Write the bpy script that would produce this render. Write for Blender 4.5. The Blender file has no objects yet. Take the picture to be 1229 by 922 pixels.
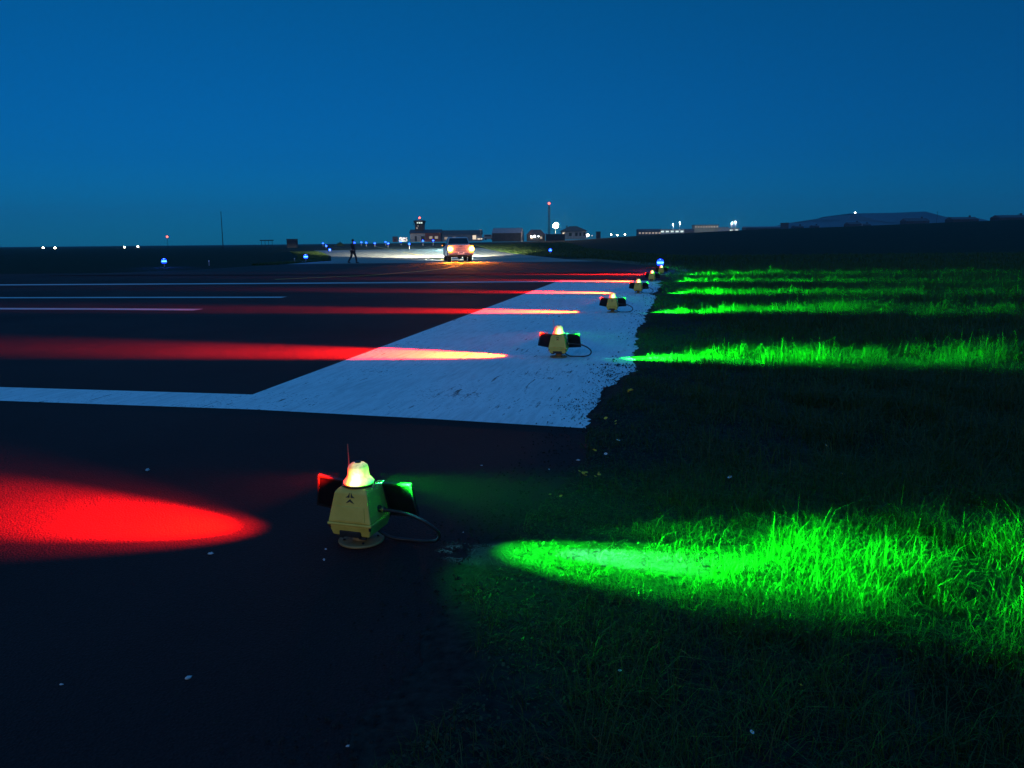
import bpy, bmesh, math, random
import numpy as np
from mathutils import Vector, Matrix
R = math.radians
random.seed(7)
rng = np.random.default_rng(11)
scene = bpy.context.scene
COL = scene.collection

# ------------------------------------------------------------------ camera
CAM_H = 1.5
F = 920.0            # focal length in pixels of a 1229 px wide frame
PITCH = math.atan(170.5 / F)
ROLL = -0.0090
cam_rot = Matrix.Rotation(math.pi / 2 - PITCH, 3, 'X') @ Matrix.Rotation(ROLL, 3, 'Z')
cd = bpy.data.cameras.new('camera')
cam = bpy.data.objects.new('camera', cd)
COL.objects.link(cam)
cam.matrix_world = Matrix.Translation((0, 0, CAM_H)) @ cam_rot.to_4x4()
cd.sensor_width = 36.0
cd.lens = 36.0 * F / 1229.0
cd.clip_start = 0.05
cd.clip_end = 30000
scene.camera = cam
rt, up, fw = cam_rot @ Vector((1, 0, 0)), cam_rot @ Vector((0, 1, 0)), cam_rot @ Vector((0, 0, -1))


def ray(px, py):
    return fw + rt * ((px - 614.5) / F) - up * ((py - 461.0) / F)


def G(px, py, z=0.0):
    """where a sight line meets the level z"""
    d = ray(px, py)
    t = (z - CAM_H) / d.z
    return Vector((d.x * t, d.y * t, z))


def P(px, py, depth):
    """a point a given number of metres ahead"""
    d = ray(px, py)
    t = depth / d.y
    return Vector((d.x * t, depth, CAM_H + d.z * t))


# ------------------------------------------------------------------ materials
def new_mat(name):
    m = bpy.data.materials.new(name)
    m.use_nodes = True
    nt = m.node_tree
    return m, nt, nt.nodes['Principled BSDF']


def noise_mat(name, c1, c2, scale=8.0, rough=0.7, metal=0.0, bump=0.0, bscale=None, spec=0.4, detail=6.0, coat=0.0):
    m, nt, b = new_mat(name)
    tc = nt.nodes.new('ShaderNodeTexCoord')
    n = nt.nodes.new('ShaderNodeTexNoise')
    n.inputs['Scale'].default_value = scale
    n.inputs['Detail'].default_value = detail
    nt.links.new(tc.outputs['Object'], n.inputs['Vector'])
    cr = nt.nodes.new('ShaderNodeValToRGB')
    cr.color_ramp.elements[0].position = 0.3
    cr.color_ramp.elements[1].position = 0.7
    cr.color_ramp.elements[0].color = (*c1, 1)
    cr.color_ramp.elements[1].color = (*c2, 1)
    nt.links.new(n.outputs['Fac'], cr.inputs['Fac'])
    nt.links.new(cr.outputs['Color'], b.inputs['Base Color'])
    b.inputs['Roughness'].default_value = rough
    b.inputs['Metallic'].default_value = metal
    b.inputs['Specular IOR Level'].default_value = spec
    b.inputs['Coat Weight'].default_value = coat
    if bump:
        n2 = nt.nodes.new('ShaderNodeTexNoise')
        n2.inputs['Scale'].default_value = bscale or scale * 3
        n2.inputs['Detail'].default_value = 4
        nt.links.new(tc.outputs['Object'], n2.inputs['Vector'])
        bp = nt.nodes.new('ShaderNodeBump')
        bp.inputs['Strength'].default_value = bump
        bp.inputs['Distance'].default_value = 0.01
        nt.links.new(n2.outputs['Fac'], bp.inputs['Height'])
        nt.links.new(bp.outputs['Normal'], b.inputs['Normal'])
    return m


def emit_mat(name, col, strength):
    m, nt, b = new_mat(name)
    b.inputs['Base Color'].default_value = (*[min(1, c) * 0.6 for c in col], 1)
    b.inputs['Roughness'].default_value = 0.3
    b.inputs['Emission Color'].default_value = (*col, 1)
    b.inputs['Emission Strength'].default_value = strength
    return m


def asphalt_mat(name, dark, light, patch=0.35, spec=0.12):
    m, nt, b = new_mat(name)
    N, L = nt.nodes.new, nt.links.new
    tc = N('ShaderNodeTexCoord')
    big = N('ShaderNodeTexNoise'); big.inputs['Scale'].default_value = patch; big.inputs['Detail'].default_value = 5
    fine = N('ShaderNodeTexNoise'); fine.inputs['Scale'].default_value = 140; fine.inputs['Detail'].default_value = 3
    vor = N('ShaderNodeTexVoronoi'); vor.inputs['Scale'].default_value = 90
    for t in (big, fine, vor):
        L(tc.outputs['Object'], t.inputs['Vector'])
    mix = N('ShaderNodeMath'); mix.operation = 'MULTIPLY_ADD'
    L(fine.outputs['Fac'], mix.inputs[0]); mix.inputs[1].default_value = 0.5
    hb = N('ShaderNodeMath'); hb.operation = 'MULTIPLY'; hb.inputs[1].default_value = 0.5
    L(big.outputs['Fac'], hb.inputs[0]); L(hb.outputs[0], mix.inputs[2])
    cr = N('ShaderNodeValToRGB')
    cr.color_ramp.elements[0].position, cr.color_ramp.elements[1].position = 0.36, 0.66
    cr.color_ramp.elements[0].color = (*dark, 1); cr.color_ramp.elements[1].color = (*light, 1)
    L(mix.outputs[0], cr.inputs['Fac']); L(cr.outputs['Color'], b.inputs['Base Color'])
    b.inputs['Roughness'].default_value = 0.85
    b.inputs['Specular IOR Level'].default_value = spec
    bp = N('ShaderNodeBump'); bp.inputs['Strength'].default_value = 0.55; bp.inputs['Distance'].default_value = 0.006
    L(vor.outputs['Distance'], bp.inputs['Height']); L(bp.outputs['Normal'], b.inputs['Normal'])
    return m


def paint_mat(name, white, under, ang, wear=0.5):
    """worn road paint: flakes and scuffs that run along one direction"""
    m, nt, b = new_mat(name)
    N, L = nt.nodes.new, nt.links.new
    tc = N('ShaderNodeTexCoord')
    mp = N('ShaderNodeMapping'); mp.vector_type = 'TEXTURE'; mp.inputs['Rotation'].default_value = (0, 0, -ang); mp.inputs['Scale'].default_value = (1, 9, 1)
    L(tc.outputs['Object'], mp.inputs['Vector'])
    s = N('ShaderNodeTexNoise'); s.inputs['Scale'].default_value = 16; s.inputs['Detail'].default_value = 8; s.inputs['Roughness'].default_value = 0.72
    L(mp.outputs['Vector'], s.inputs['Vector'])
    f = N('ShaderNodeTexNoise'); f.inputs['Scale'].default_value = 26; f.inputs['Detail'].default_value = 8; f.inputs['Roughness'].default_value = 0.75
    L(tc.outputs['Object'], f.inputs['Vector'])
    big = N('ShaderNodeTexNoise'); big.inputs['Scale'].default_value = 0.9; big.inputs['Detail'].default_value = 4
    L(tc.outputs['Object'], big.inputs['Vector'])
    a = N('ShaderNodeMath'); a.operation = 'MAXIMUM'; L(s.outputs['Fac'], a.inputs[0]); L(f.outputs['Fac'], a.inputs[1])
    a2 = N('ShaderNodeMath'); a2.operation = 'MULTIPLY_ADD'; L(big.outputs['Fac'], a2.inputs[0]); a2.inputs[1].default_value = 0.32; L(a.outputs[0], a2.inputs[2])
    cr = N('ShaderNodeValToRGB'); e = cr.color_ramp.elements
    e[0].position = 0.86 - 0.1 * wear; e[0].color = (0, 0, 0, 1)
    e[1].position = 0.93 - 0.1 * wear; e[1].color = (1, 1, 1, 1)
    L(a2.outputs[0], cr.inputs['Fac'])
    tone = N('ShaderNodeValToRGB'); te = tone.color_ramp.elements
    te[0].position, te[1].position = 0.32, 0.60
    te[0].color = (*[c * 0.60 for c in white], 1); te[1].color = (*white, 1)
    tm = N('ShaderNodeMath'); tm.operation = 'MULTIPLY_ADD'; L(s.outputs['Fac'], tm.inputs[0]); tm.inputs[1].default_value = 0.75
    tb = N('ShaderNodeMath'); tb.operation = 'MULTIPLY'; tb.inputs[1].default_value = 0.35; L(big.outputs['Fac'], tb.inputs[0]); L(tb.outputs[0], tm.inputs[2])
    L(tm.outputs[0], tone.inputs['Fac'])
    mx = N('ShaderNodeMix'); mx.data_type = 'RGBA'
    L(cr.outputs['Color'], mx.inputs['Factor']); L(tone.outputs['Color'], mx.inputs[6]); mx.inputs[7].default_value = (*under, 1)
    L(mx.outputs[2], b.inputs['Base Color'])
    b.inputs['Roughness'].default_value = 0.7; b.inputs['Specular IOR Level'].default_value = 0.25
    bp = N('ShaderNodeBump'); bp.inputs['Strength'].default_value = 0.4; bp.inputs['Distance'].default_value = 0.004
    L(f.outputs['Fac'], bp.inputs['Height']); L(bp.outputs['Normal'], b.inputs['Normal'])
    return m


def grass_mat(name, c1, c2, c3):
    m, nt, b = new_mat(name)
    N, L = nt.nodes.new, nt.links.new
    at = N('ShaderNodeAttribute'); at.attribute_name = 'tone'
    cr = N('ShaderNodeValToRGB'); e = cr.color_ramp.elements
    e[0].color = (*c1, 1); e[1].color = (*c2, 1)
    e[1].position = 0.75
    k = e.new(1.0); k.color = (*c3, 1)
    L(at.outputs['Fac'], cr.inputs['Fac']); L(cr.outputs['Color'], b.inputs['Base Color'])
    b.inputs['Roughness'].default_value = 0.55
    b.inputs['Specular IOR Level'].default_value = 0.3
    tr = N('ShaderNodeBsdfTranslucent'); L(cr.outputs['Color'], tr.inputs['Color'])
    mx = N('ShaderNodeMixShader'); mx.inputs[0].default_value = 0.35
    out = nt.nodes['Material Output']
    L(b.outputs[0], mx.inputs[1]); L(tr.outputs[0], mx.inputs[2]); L(mx.outputs[0], out.inputs['Surface'])
    return m


ROWANG = math.atan2(1.53, 6.3)       # the row of lights runs this far to the right of straight ahead
M = {
    'asphalt': asphalt_mat('asphalt', (0.018, 0.0085, 0.0080), (0.050, 0.0255, 0.0235)),
    'taxi': asphalt_mat('taxiway surface', (0.024, 0.018, 0.016), (0.042, 0.033, 0.029), 0.2),
    'concrete': asphalt_mat('apron concrete', (0.20, 0.20, 0.17), (0.30, 0.30, 0.25), 0.08),
    'white': paint_mat('worn white paint', (0.80, 0.80, 0.78), (0.03, 0.025, 0.022), ROWANG, 1.0),
    'line': paint_mat('white line paint', (0.55, 0.55, 0.55), (0.04, 0.04, 0.04), 1.2, 0.35),
    'yline': paint_mat('yellow line paint', (0.62, 0.42, 0.06), (0.05, 0.05, 0.05), 0.3, 0.3),
    'field': noise_mat('field turf', (0.010, 0.014, 0.007), (0.022, 0.030, 0.012), 1.5, 0.95, bump=0.6, bscale=20, spec=0.05),
    'verge': noise_mat('gravel verge', (0.09, 0.065, 0.04), (0.2, 0.15, 0.09), 2.5, 0.95, bump=0.5, bscale=15, spec=0.1),
    'soil': noise_mat('soil', (0.010, 0.009, 0.008), (0.035, 0.030, 0.024), 25, 0.95, bump=0.8, bscale=60, spec=0.1),
    'hill': noise_mat('hill heath', (0.05, 0.06, 0.07), (0.09, 0.10, 0.11), 0.004, 0.95, spec=0.0),
    'grass': grass_mat('grass blades', (0.020, 0.040, 0.008), (0.050, 0.092, 0.014), (0.12, 0.12, 0.04)),
    'clover': grass_mat('clover leaves', (0.020, 0.034, 0.012), (0.045, 0.07, 0.025), (0.07, 0.09, 0.04)),
    'yellow': noise_mat('yellow housing plastic', (0.66, 0.44, 0.06), (0.80, 0.55, 0.09), 14, 0.5, bump=0.15, bscale=120),
    'yellow_dirty': noise_mat('weathered yellow plate', (0.24, 0.14, 0.05), (0.38, 0.23, 0.08), 25, 0.65, bump=0.2, bscale=90),
    'black': noise_mat('black rubber', (0.010, 0.010, 0.011), (0.022, 0.022, 0.024), 30, 0.5),
    'panel': noise_mat('solar cell glass', (0.004, 0.004, 0.006), (0.008, 0.008, 0.012), 40, 0.4, spec=0.25),
    'metal_dark': noise_mat('dark metal', (0.012, 0.012, 0.012), (0.028, 0.028, 0.028), 30, 0.5, 0.2),
    'bronze': noise_mat('brass connector', (0.35, 0.22, 0.10), (0.5, 0.32, 0.16), 40, 0.35, 0.9),
    'antenna': noise_mat('antenna red plastic', (0.45, 0.10, 0.07), (0.55, 0.14, 0.1), 20, 0.4),
    'emblem': noise_mat('printed emblem', (0.02, 0.02, 0.012), (0.035, 0.03, 0.02), 60, 0.6),
    'galv': noise_mat('galvanised steel', (0.25, 0.25, 0.26), (0.36, 0.36, 0.37), 15, 0.5, 0.5),
    'truck_white': noise_mat('white vehicle paint', (0.44, 0.44, 0.44), (0.52, 0.52, 0.52), 3, 0.3, coat=0.4),
    'glass_dark': noise_mat('dark window glass', (0.010, 0.012, 0.014), (0.02, 0.022, 0.025), 5, 0.1, spec=0.5),
    'chrome': noise_mat('bumper metal', (0.30, 0.30, 0.31), (0.42, 0.42, 0.43), 10, 0.35, 0.8),
    'rubber': noise_mat('tyre rubber', (0.012, 0.012, 0.012), (0.025, 0.025, 0.025), 18, 0.85),
    'wall_pale': noise_mat('pale render', (0.24, 0.24, 0.23), (0.33, 0.33, 0.31), 1.2, 0.85),
    'wall_grey': noise_mat('grey render', (0.16, 0.16, 0.16), (0.24, 0.24, 0.24), 1.2, 0.85),
    'wall_olive': noise_mat('olive render', (0.20, 0.20, 0.14), (0.28, 0.27, 0.19), 1.0, 0.85),
    'wall_dark': noise_mat('dark cladding', (0.025, 0.022, 0.022), (0.05, 0.045, 0.045), 1.0, 0.8),
    'wall_red': noise_mat('red brown cladding', (0.14, 0.045, 0.035), (0.2, 0.06, 0.05), 1.0, 0.8),
    'roof': noise_mat('slate roof', (0.05, 0.045, 0.05), (0.085, 0.075, 0.08), 1.5, 0.7),
    'roof_sheet': noise_mat('grey sheet roof', (0.17, 0.175, 0.18), (0.24, 0.245, 0.25), 1.5, 0.55),
    'roof_tile': noise_mat('brown tile roof', (0.10, 0.055, 0.04), (0.15, 0.085, 0.06), 1.5, 0.75),
    'silhouette': noise_mat('weathered timber', (0.02, 0.02, 0.02), (0.045, 0.045, 0.045), 3, 0.9),  # near-black colour stands in for shade on things against the sky
    'cloth_dark': noise_mat('dark work cloth', (0.012, 0.013, 0.017), (0.025, 0.026, 0.032), 30, 0.9),
    'jacket': noise_mat('dark jacket cloth', (0.018, 0.018, 0.022), (0.035, 0.033, 0.036), 30, 0.9),
    'skin': noise_mat('skin', (0.32, 0.19, 0.13), (0.4, 0.25, 0.18), 20, 0.5),
    'hair': noise_mat('dark hair', (0.012, 0.009, 0.007), (0.03, 0.02, 0.015), 50, 0.6),
    'stone': noise_mat('pale stone', (0.45, 0.44, 0.42), (0.62, 0.61, 0.6), 60, 0.8, bump=0.3, bscale=200),
    'petal_y': noise_mat('yellow petals', (0.62, 0.42, 0.02), (0.75, 0.55, 0.04), 40, 0.6),
    'petal_w': noise_mat('white petals', (0.65, 0.65, 0.65), (0.78, 0.78, 0.78), 40, 0.6),
    'stem': noise_mat('plant stem', (0.03, 0.05, 0.015), (0.05, 0.08, 0.03), 40, 0.7),
    'blue_lamp': emit_mat('blue lamp glass', (0.006, 0.04, 1.0), 7),
    'blue_bulb': emit_mat('blue bulb glass', (0.035, 0.17, 1.0), 11),
    'blue_lens': emit_mat('blue lens glass', (0.005, 0.03, 1.0), 2.2),
    'white_lamp': emit_mat('white lamp glass', (1.0, 0.85, 0.68), 40),
    'cool_lamp': emit_mat('cool lamp glass', (0.85, 0.93, 1.0), 30),
    'flood_lamp': emit_mat('floodlight glass', (1.0, 0.78, 0.48), 90),
    'red_lamp': emit_mat('red obstruction lamp glass', (1.0, 0.07, 0.04), 9),
    'amber_lamp': emit_mat('amber lamp glass', (1.0, 0.26, 0.01), 4.0),
    'amber_bulb': emit_mat('amber bulb glass', (1.0, 0.56, 0.10), 14),
    'head_lamp': emit_mat('headlamp glass', (1.0, 0.95, 0.85), 25),
    'plate_lamp': emit_mat('number plate lamp glass', (1.0, 0.72, 0.5), 2.5),
    'lit_window': emit_mat('lit window glass', (1.0, 0.8, 0.55), 0.9),
    'lit_window_cool': emit_mat('lit cab window glass', (0.75, 0.95, 0.85), 1.0),
    'dim_window': emit_mat('dim lit window glass', (1.0, 0.75, 0.5), 0.25),
}


def lens_mat():
    m, nt, b = new_mat('signal lens red to green')
    N, L = nt.nodes.new, nt.links.new
    tc = N('ShaderNodeTexCoord'); sx = N('ShaderNodeSeparateXYZ'); L(tc.outputs['Object'], sx.inputs[0])
    mr = N('ShaderNodeMapRange'); mr.inputs['From Min'].default_value = -0.075; mr.inputs['From Max'].default_value = 0.075
    L(sx.outputs['X'], mr.inputs['Value'])
    n = N('ShaderNodeTexNoise'); n.inputs['Scale'].default_value = 55; n.inputs['Detail'].default_value = 2
    L(tc.outputs['Object'], n.inputs['Vector'])
    cr = N('ShaderNodeValToRGB'); e = cr.color_ramp.elements
    e[0].position = 0.0; e[0].color = (1.0, 0.015, 0.003, 1)
    e[1].position = 1.0; e[1].color = (0.01, 1.0, 0.06, 1)
    for p, c in ((0.24, (1.0, 0.05, 0.008)), (0.38, (1.0, 0.36, 0.03)), (0.50, (1.0, 0.85, 0.26)), (0.66, (0.95, 1.0, 0.36)), (0.80, (0.30, 1.0, 0.09))):
        k = e.new(p); k.color = (*c, 1)
    L(mr.outputs[0], cr.inputs['Fac'])
    L(cr.outputs['Color'], b.inputs['Emission Color'])
    # the light engine sits low in the dome: the crown of the dome is dimmer and mottled by the optics
    mz = N('ShaderNodeMapRange'); mz.inputs['From Min'].default_value = 0.345; mz.inputs['From Max'].default_value = 0.405
    mz.inputs['To Min'].default_value = 5.0; mz.inputs['To Max'].default_value = 0.75
    L(sx.outputs['Z'], mz.inputs['Value'])
    nn = N('ShaderNodeMapRange'); nn.inputs['From Min'].default_value = 0.35; nn.inputs['From Max'].default_value = 0.65
    nn.inputs['To Min'].default_value = 0.7; nn.inputs['To Max'].default_value = 1.2
    L(n.outputs['Fac'], nn.inputs['Value'])
    mu = N('ShaderNodeMath'); mu.operation = 'MULTIPLY'; L(mz.outputs[0], mu.inputs[0]); L(nn.outputs[0], mu.inputs[1])
    L(mu.outputs[0], b.inputs['Emission Strength'])
    b.inputs['Base Color'].default_value = (0.4, 0.35, 0.3, 1); b.inputs['Roughness'].default_value = 0.15
    return m


M['lens'] = lens_mat()


# ------------------------------------------------------------------ mesh helpers
class MB:
    def __init__(self):
        self.v, self.f = [], []

    def add(self, vs, fs):
        o = len(self.v)
        self.v += [tuple(v) for v in vs]
        self.f += [tuple(i + o for i in f) for f in fs]
        return self

    def box(self, c, s, mat=None):
        x, y, z = (k / 2 for k in s)
        vs = [Vector(p) for p in ((-x, -y, -z), (x, -y, -z), (x, y, -z), (-x, y, -z), (-x, -y, z), (x, -y, z), (x, y, z), (-x, y, z))]
        if mat is not None:
            vs = [mat @ p for p in vs]
        vs = [p + Vector(c) for p in vs]
        return self.add(vs, [(3, 2, 1, 0), (4, 5, 6, 7), (0, 1, 5, 4), (1, 2, 6, 5), (2, 3, 7, 6), (3, 0, 4, 7)])

    def loft(self, rings):
        """closed stack of rectangles: (z, half x, half y, offset x, offset y)"""
        vs = []
        for z, hx, hy, ox, oy in rings:
            vs += [(ox - hx, oy - hy, z), (ox + hx, oy - hy, z), (ox + hx, oy + hy, z), (ox - hx, oy + hy, z)]
        fs = [(3, 2, 1, 0)]
        n = len(rings)
        for k in range(n - 1):
            for i in range(4):
                j = (i + 1) % 4
                fs.append((4 * k + i, 4 * k + j, 4 * k + 4 + j, 4 * k + 4 + i))
        fs.append(tuple(4 * (n - 1) + i for i in range(4)))
        return self.add(vs, fs)

    def lathe(self, prof, n=24, c=(0, 0, 0), axis=None):
        vs, fs = [], []
        for r, z in prof:
            for k in range(n):
                a = 2 * math.pi * k / n
                vs.append(Vector((r * math.cos(a), r * math.sin(a), z)))
        for i in range(len(prof) - 1):
            for k in range(n):
                j = (k + 1) % n
                fs.append((i * n + k, i * n + j, (i + 1) * n + j, (i + 1) * n + k))
        fs.append(tuple(range(n - 1, -1, -1)))
        fs.append(tuple((len(prof) - 1) * n + k for k in range(n)))
        if axis is not None:
            q = Vector((0, 0, 1)).rotation_difference(Vector(axis).normalized())
            vs = [q @ p for p in vs]
        vs = [p + Vector(c) for p in vs]
        return self.add(vs, fs)

    def tube(self, pts, r, n=8, r1=None):
        pts = [Vector(p) for p in pts]
        m = len(pts)
        vs, fs = [], []
        pu = None
        for i, p in enumerate(pts):
            t = (pts[min(i + 1, m - 1)] - pts[max(i - 1, 0)]).normalized()
            if pu is None:
                pu = t.orthogonal().normalized()
            pu = (pu - t * pu.dot(t)).normalized()
            w = t.cross(pu)
            rr = r if r1 is None else r + (r1 - r) * i / (m - 1)
            for k in range(n):
                a = 2 * math.pi * k / n
                vs.append(p + pu * (rr * math.cos(a)) + w * (rr * math.sin(a)))
        for i in range(m - 1):
            for k in range(n):
                j = (k + 1) % n
                fs.append((i * n + k, i * n + j, (i + 1) * n + j, (i + 1) * n + k))
        fs.append(tuple(range(n - 1, -1, -1)))
        fs.append(tuple((m - 1) * n + k for k in range(n)))
        return self.add(vs, fs)

    def prism(self, poly, a, b, plane='yz'):
        """polygon extruded between a and b along the remaining axis"""
        def at(p, k):
            if plane == 'yz':
                return (k, p[0], p[1])
            if plane == 'xz':
                return (p[0], k, p[1])
            return (p[0], p[1], k)
        n = len(poly)
        vs = [at(p, a) for p in poly] + [at(p, b) for p in poly]
        fs = [tuple(range(n - 1, -1, -1)), tuple(range(n, 2 * n))]
        for i in range(n):
            j = (i + 1) % n
            fs.append((i, j, n + j, n + i))
        return self.add(vs, fs)

    def ball(self, c, r, seg=10, rings=6, sq=(1, 1, 1)):
        vs, fs = [], []
        for i in range(1, rings):
            th = math.pi * i / rings
            for k in range(seg):
                a = 2 * math.pi * k / seg
                vs.append((c[0] + sq[0] * r * math.sin(th) * math.cos(a), c[1] + sq[1] * r * math.sin(th) * math.sin(a), c[2] + sq[2] * r * math.cos(th)))
        top, bot = len(vs), len(vs) + 1
        vs += [(c[0], c[1], c[2] + sq[2] * r), (c[0], c[1], c[2] - sq[2] * r)]
        for i in range(rings - 2):
            for k in range(seg):
                j = (k + 1) % seg
                fs.append((i * seg + k, (i + 1) * seg + k, (i + 1) * seg + j, i * seg + j))
        for k in range(seg):
            j = (k + 1) % seg
            fs.append((top, k, j))
            fs.append((bot, (rings - 2) * seg + j, (rings - 2) * seg + k))
        return self.add(vs, fs)

    def build(self, name, mat, parent=None, smooth=False, bevel=0.0, seg=2):
        me = bpy.data.meshes.new(name)
        me.from_pydata(self.v, [], self.f)
        bm = bmesh.new(); bm.from_mesh(me)
        bmesh.ops.recalc_face_normals(bm, faces=bm.faces)
        bm.to_mesh(me); bm.free()
        me.materials.append(mat)
        o = bpy.data.objects.new(name, me)
        COL.objects.link(o)
        if parent is not None:
            o.parent = parent
        if smooth:
            for p in me.polygons:
                p.use_smooth = True
            try:
                me.set_sharp_from_angle(angle=R(38))
            except Exception:
                pass
        if bevel:
            b = o.modifiers.new('bevel', 'BEVEL'); b.width = bevel; b.segments = seg; b.limit_method = 'ANGLE'; b.angle_limit = R(25)
        return o


def tag(o, label, cat, group=None):
    o['label'] = label; o['category'] = cat
    if group:
        o['group'] = group
    return o


def thing(name, label, cat, loc=(0, 0, 0), rz=0.0, group=None):
    o = bpy.data.objects.new(name, None)
    COL.objects.link(o)
    o.empty_display_size = 0.1
    o.location = loc; o.rotation_euler = (0, 0, rz)
    return tag(o, label, cat, group)


def structure(o):
    o['kind'] = 'structure'
    return o


def copy_tree(o, parent=None):
    c = o.copy(); COL.objects.link(c)
    if parent is not None:
        c.parent = parent
    for ch in [x for x in o.children]:
        copy_tree(ch, c)
    return c


def lamp(kind, name, parent, loc, energy, col, radius=0.03, aim=None, angle=30, blend=0.4):
    d = bpy.data.lights.new(name, kind)
    d.energy = energy; d.color = col; d.shadow_soft_size = radius
    if kind == 'SPOT':
        d.spot_size = R(angle); d.spot_blend = blend
    o = bpy.data.objects.new(name, d)
    COL.objects.link(o)
    o.parent = parent; o.location = loc
    if aim is not None:
        o.rotation_euler = Vector(aim).to_track_quat('-Z', 'Y').to_euler()
    return o


# ------------------------------------------------------------------ the ground
def sst(a, b, x):
    t = np.clip((x - a) / (b - a), 0, 1)
    return t * t * (3 - 2 * t)


AZ = [-9, -0.35, -0.15, 0.0, 0.09, 0.2, 0.31, 0.5, 0.67, 9]
RISE = [0.2, 0.2, 1.0, 1.4, 2.0, 3.6, 4.6, 5.5, 6.4, 8.0]


def height(x, y):
    x = np.asarray(x, float); y = np.asarray(y, float)
    r = np.hypot(x, y)
    a = np.where(y > 1, x / np.maximum(y, 1), np.where(x > 0, 9, -9))
    h = np.interp(a, AZ, RISE) * sst(90, 260, r) * (y > 1)
    h = h + 0.06 * np.sin(x * 0.11 + 1) * np.sin(y * 0.09) * sst(60, 120, r)
    return h


def hz(x, y):
    return float(height(x, y))


def build_ground():
    rad = np.concatenate([[0.0], np.geomspace(0.6, 2500, 110)])
    seg = 300
    ang = np.linspace(0, 2 * np.pi, seg, endpoint=False)
    vs = [(0, 0, 0)]
    for r in rad[1:]:
        x, y = r * np.sin(ang), r * np.cos(ang)
        z = height(x, y)
        vs += list(zip(x, y, z))
    fs = [(0, 1 + (k + 1) % seg, 1 + k) for k in range(seg)]
    for i in range(len(rad) - 2):
        o = 1 + i * seg
        for k in range(seg):
            j = (k + 1) % seg
            fs.append((o + k, o + j, o + seg + j, o + seg + k))
    mb = MB(); mb.v = vs; mb.f = fs
    return structure(mb.build('field', M['field'], smooth=True))


def sheet(name, poly, z, mat, sub=0):
    mb = MB()
    mb.v = [(p[0], p[1], z) for p in poly]
    mb.f = [tuple(range(len(poly)))]
    o = mb.build(name, mat)
    for p in o.data.polygons:
        if p.normal.z < 0:
            p.flip()
    return structure(o)


def band(name, pts, w, z, mat, follow=False):
    """a painted line of constant width along a path"""
    mb = MB(); vs = []
    pts = [Vector((p[0], p[1])) for p in pts]
    for i, p in enumerate(pts):
        t = (pts[min(i + 1, len(pts) - 1)] - pts[max(i - 1, 0)]).normalized()
        n = Vector((-t.y, t.x)) * (w / 2)
        for q in (p + n, p - n):
            vs.append((q.x, q.y, z + (hz(q.x, q.y) if follow else 0)))
    fs = [(2 * i, 2 * i + 1, 2 * i + 3, 2 * i + 2) for i in range(len(pts) - 1)]
    mb.add(vs, fs)
    return structure(mb.build(name, mat))


def bez(p, n=14):
    p = [Vector((q[0], q[1])) for q in p]
    out = []
    for i in range(n + 1):
        t = i / n
        if len(p) == 3:
            out.append(p[0] * (1 - t) ** 2 + p[1] * 2 * t * (1 - t) + p[2] * t * t)
        else:
            out.append(p[0] * (1 - t) ** 3 + p[1] * 3 * t * (1 - t) ** 2 + p[2] * 3 * t * t * (1 - t) + p[3] * t ** 3)
    return out


build_ground()
row_dir = Vector((math.sin(ROWANG), math.cos(ROWANG)))        # along the row, away from the camera
row_nrm = Vector((math.cos(ROWANG), -math.sin(ROWANG)))       # across it, to the grass side

# edge between pavement and grass, read along the verge
EDGE_PX = [(455, 960), (480, 922), (505, 860), (530, 830), (556, 780), (575, 735), (592, 690), (618, 655), (640, 622), (668, 596), (696, 560), (712, 530), (722, 505), (744, 470), (762, 444), (770, 415), (778, 390), (784, 368), (790, 350), (795, 338)]
EDGE = [G(*p).xy for p in EDGE_PX]
d0 = (EDGE[1] - EDGE[0]).normalized()
EDGE = [EDGE[0] - d0 * 6] + EDGE + [EDGE[-1] + row_dir * 9]
EDGE_Y = np.array([p.y for p in EDGE]); EDGE_X = np.array([p.x for p in EDGE])


def edge_x(y):
    return np.interp(y, EDGE_Y, EDGE_X)


y_end = EDGE[-1].y
# runway asphalt
far_y = y_end
run = [(-400, -60), (float(EDGE[0].x) + 1.2, -60)] + [(p.x + 0.9, p.y) for p in EDGE] + [(EDGE[-1].x - 2, far_y + 3), (-400, far_y + 34)]
sheet('runway', run, 0.004, M['asphalt'])
# taxiway and apron beyond, where the pickup stands
taxi = [(-24, 40), (-19, 46), (-16.8, 57.6), (6.3, 57.6), (7.5, 52), (8.6, 44), (EDGE[-1].x + 0.3, far_y - 0.6), (EDGE[-1].x - 12, far_y - 1.0)]
apron = [(-16.8, 57.6), (-15.5, 67), (-22, 95), (-33, 134), (-38, 150), (-6, 150), (-4.0, 138), (1.5, 88), (4.6, 66), (6.3, 57.6)]


def draped(name, poly, dz, mat, step=6.0):
    bm = bmesh.new()
    vs = [bm.verts.new((p[0], p[1], 0)) for p in poly]
    bm.faces.new(vs)
    bmesh.ops.triangulate(bm, faces=bm.faces)
    for _ in range(4):
        es = [e for e in bm.edges if e.calc_length() > step]
        if not es:
            break
        bmesh.ops.subdivide_edges(bm, edges=es, cuts=1)
        bmesh.ops.triangulate(bm, faces=[f for f in bm.faces if len(f.verts) > 3])
    for v in bm.verts:
        v.co.z = hz(v.co.x, v.co.y) + dz
    me = bpy.data.meshes.new(name); bmesh.ops.recalc_face_normals(bm, faces=bm.faces); bm.to_mesh(me); bm.free()
    me.materials.append(mat)
    o = bpy.data.objects.new(name, me); COL.objects.link(o)
    return structure(o)


draped('taxiway', taxi, 0.03, M['taxi'])
draped('apron', apron, 0.03, M['concrete'])
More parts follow.
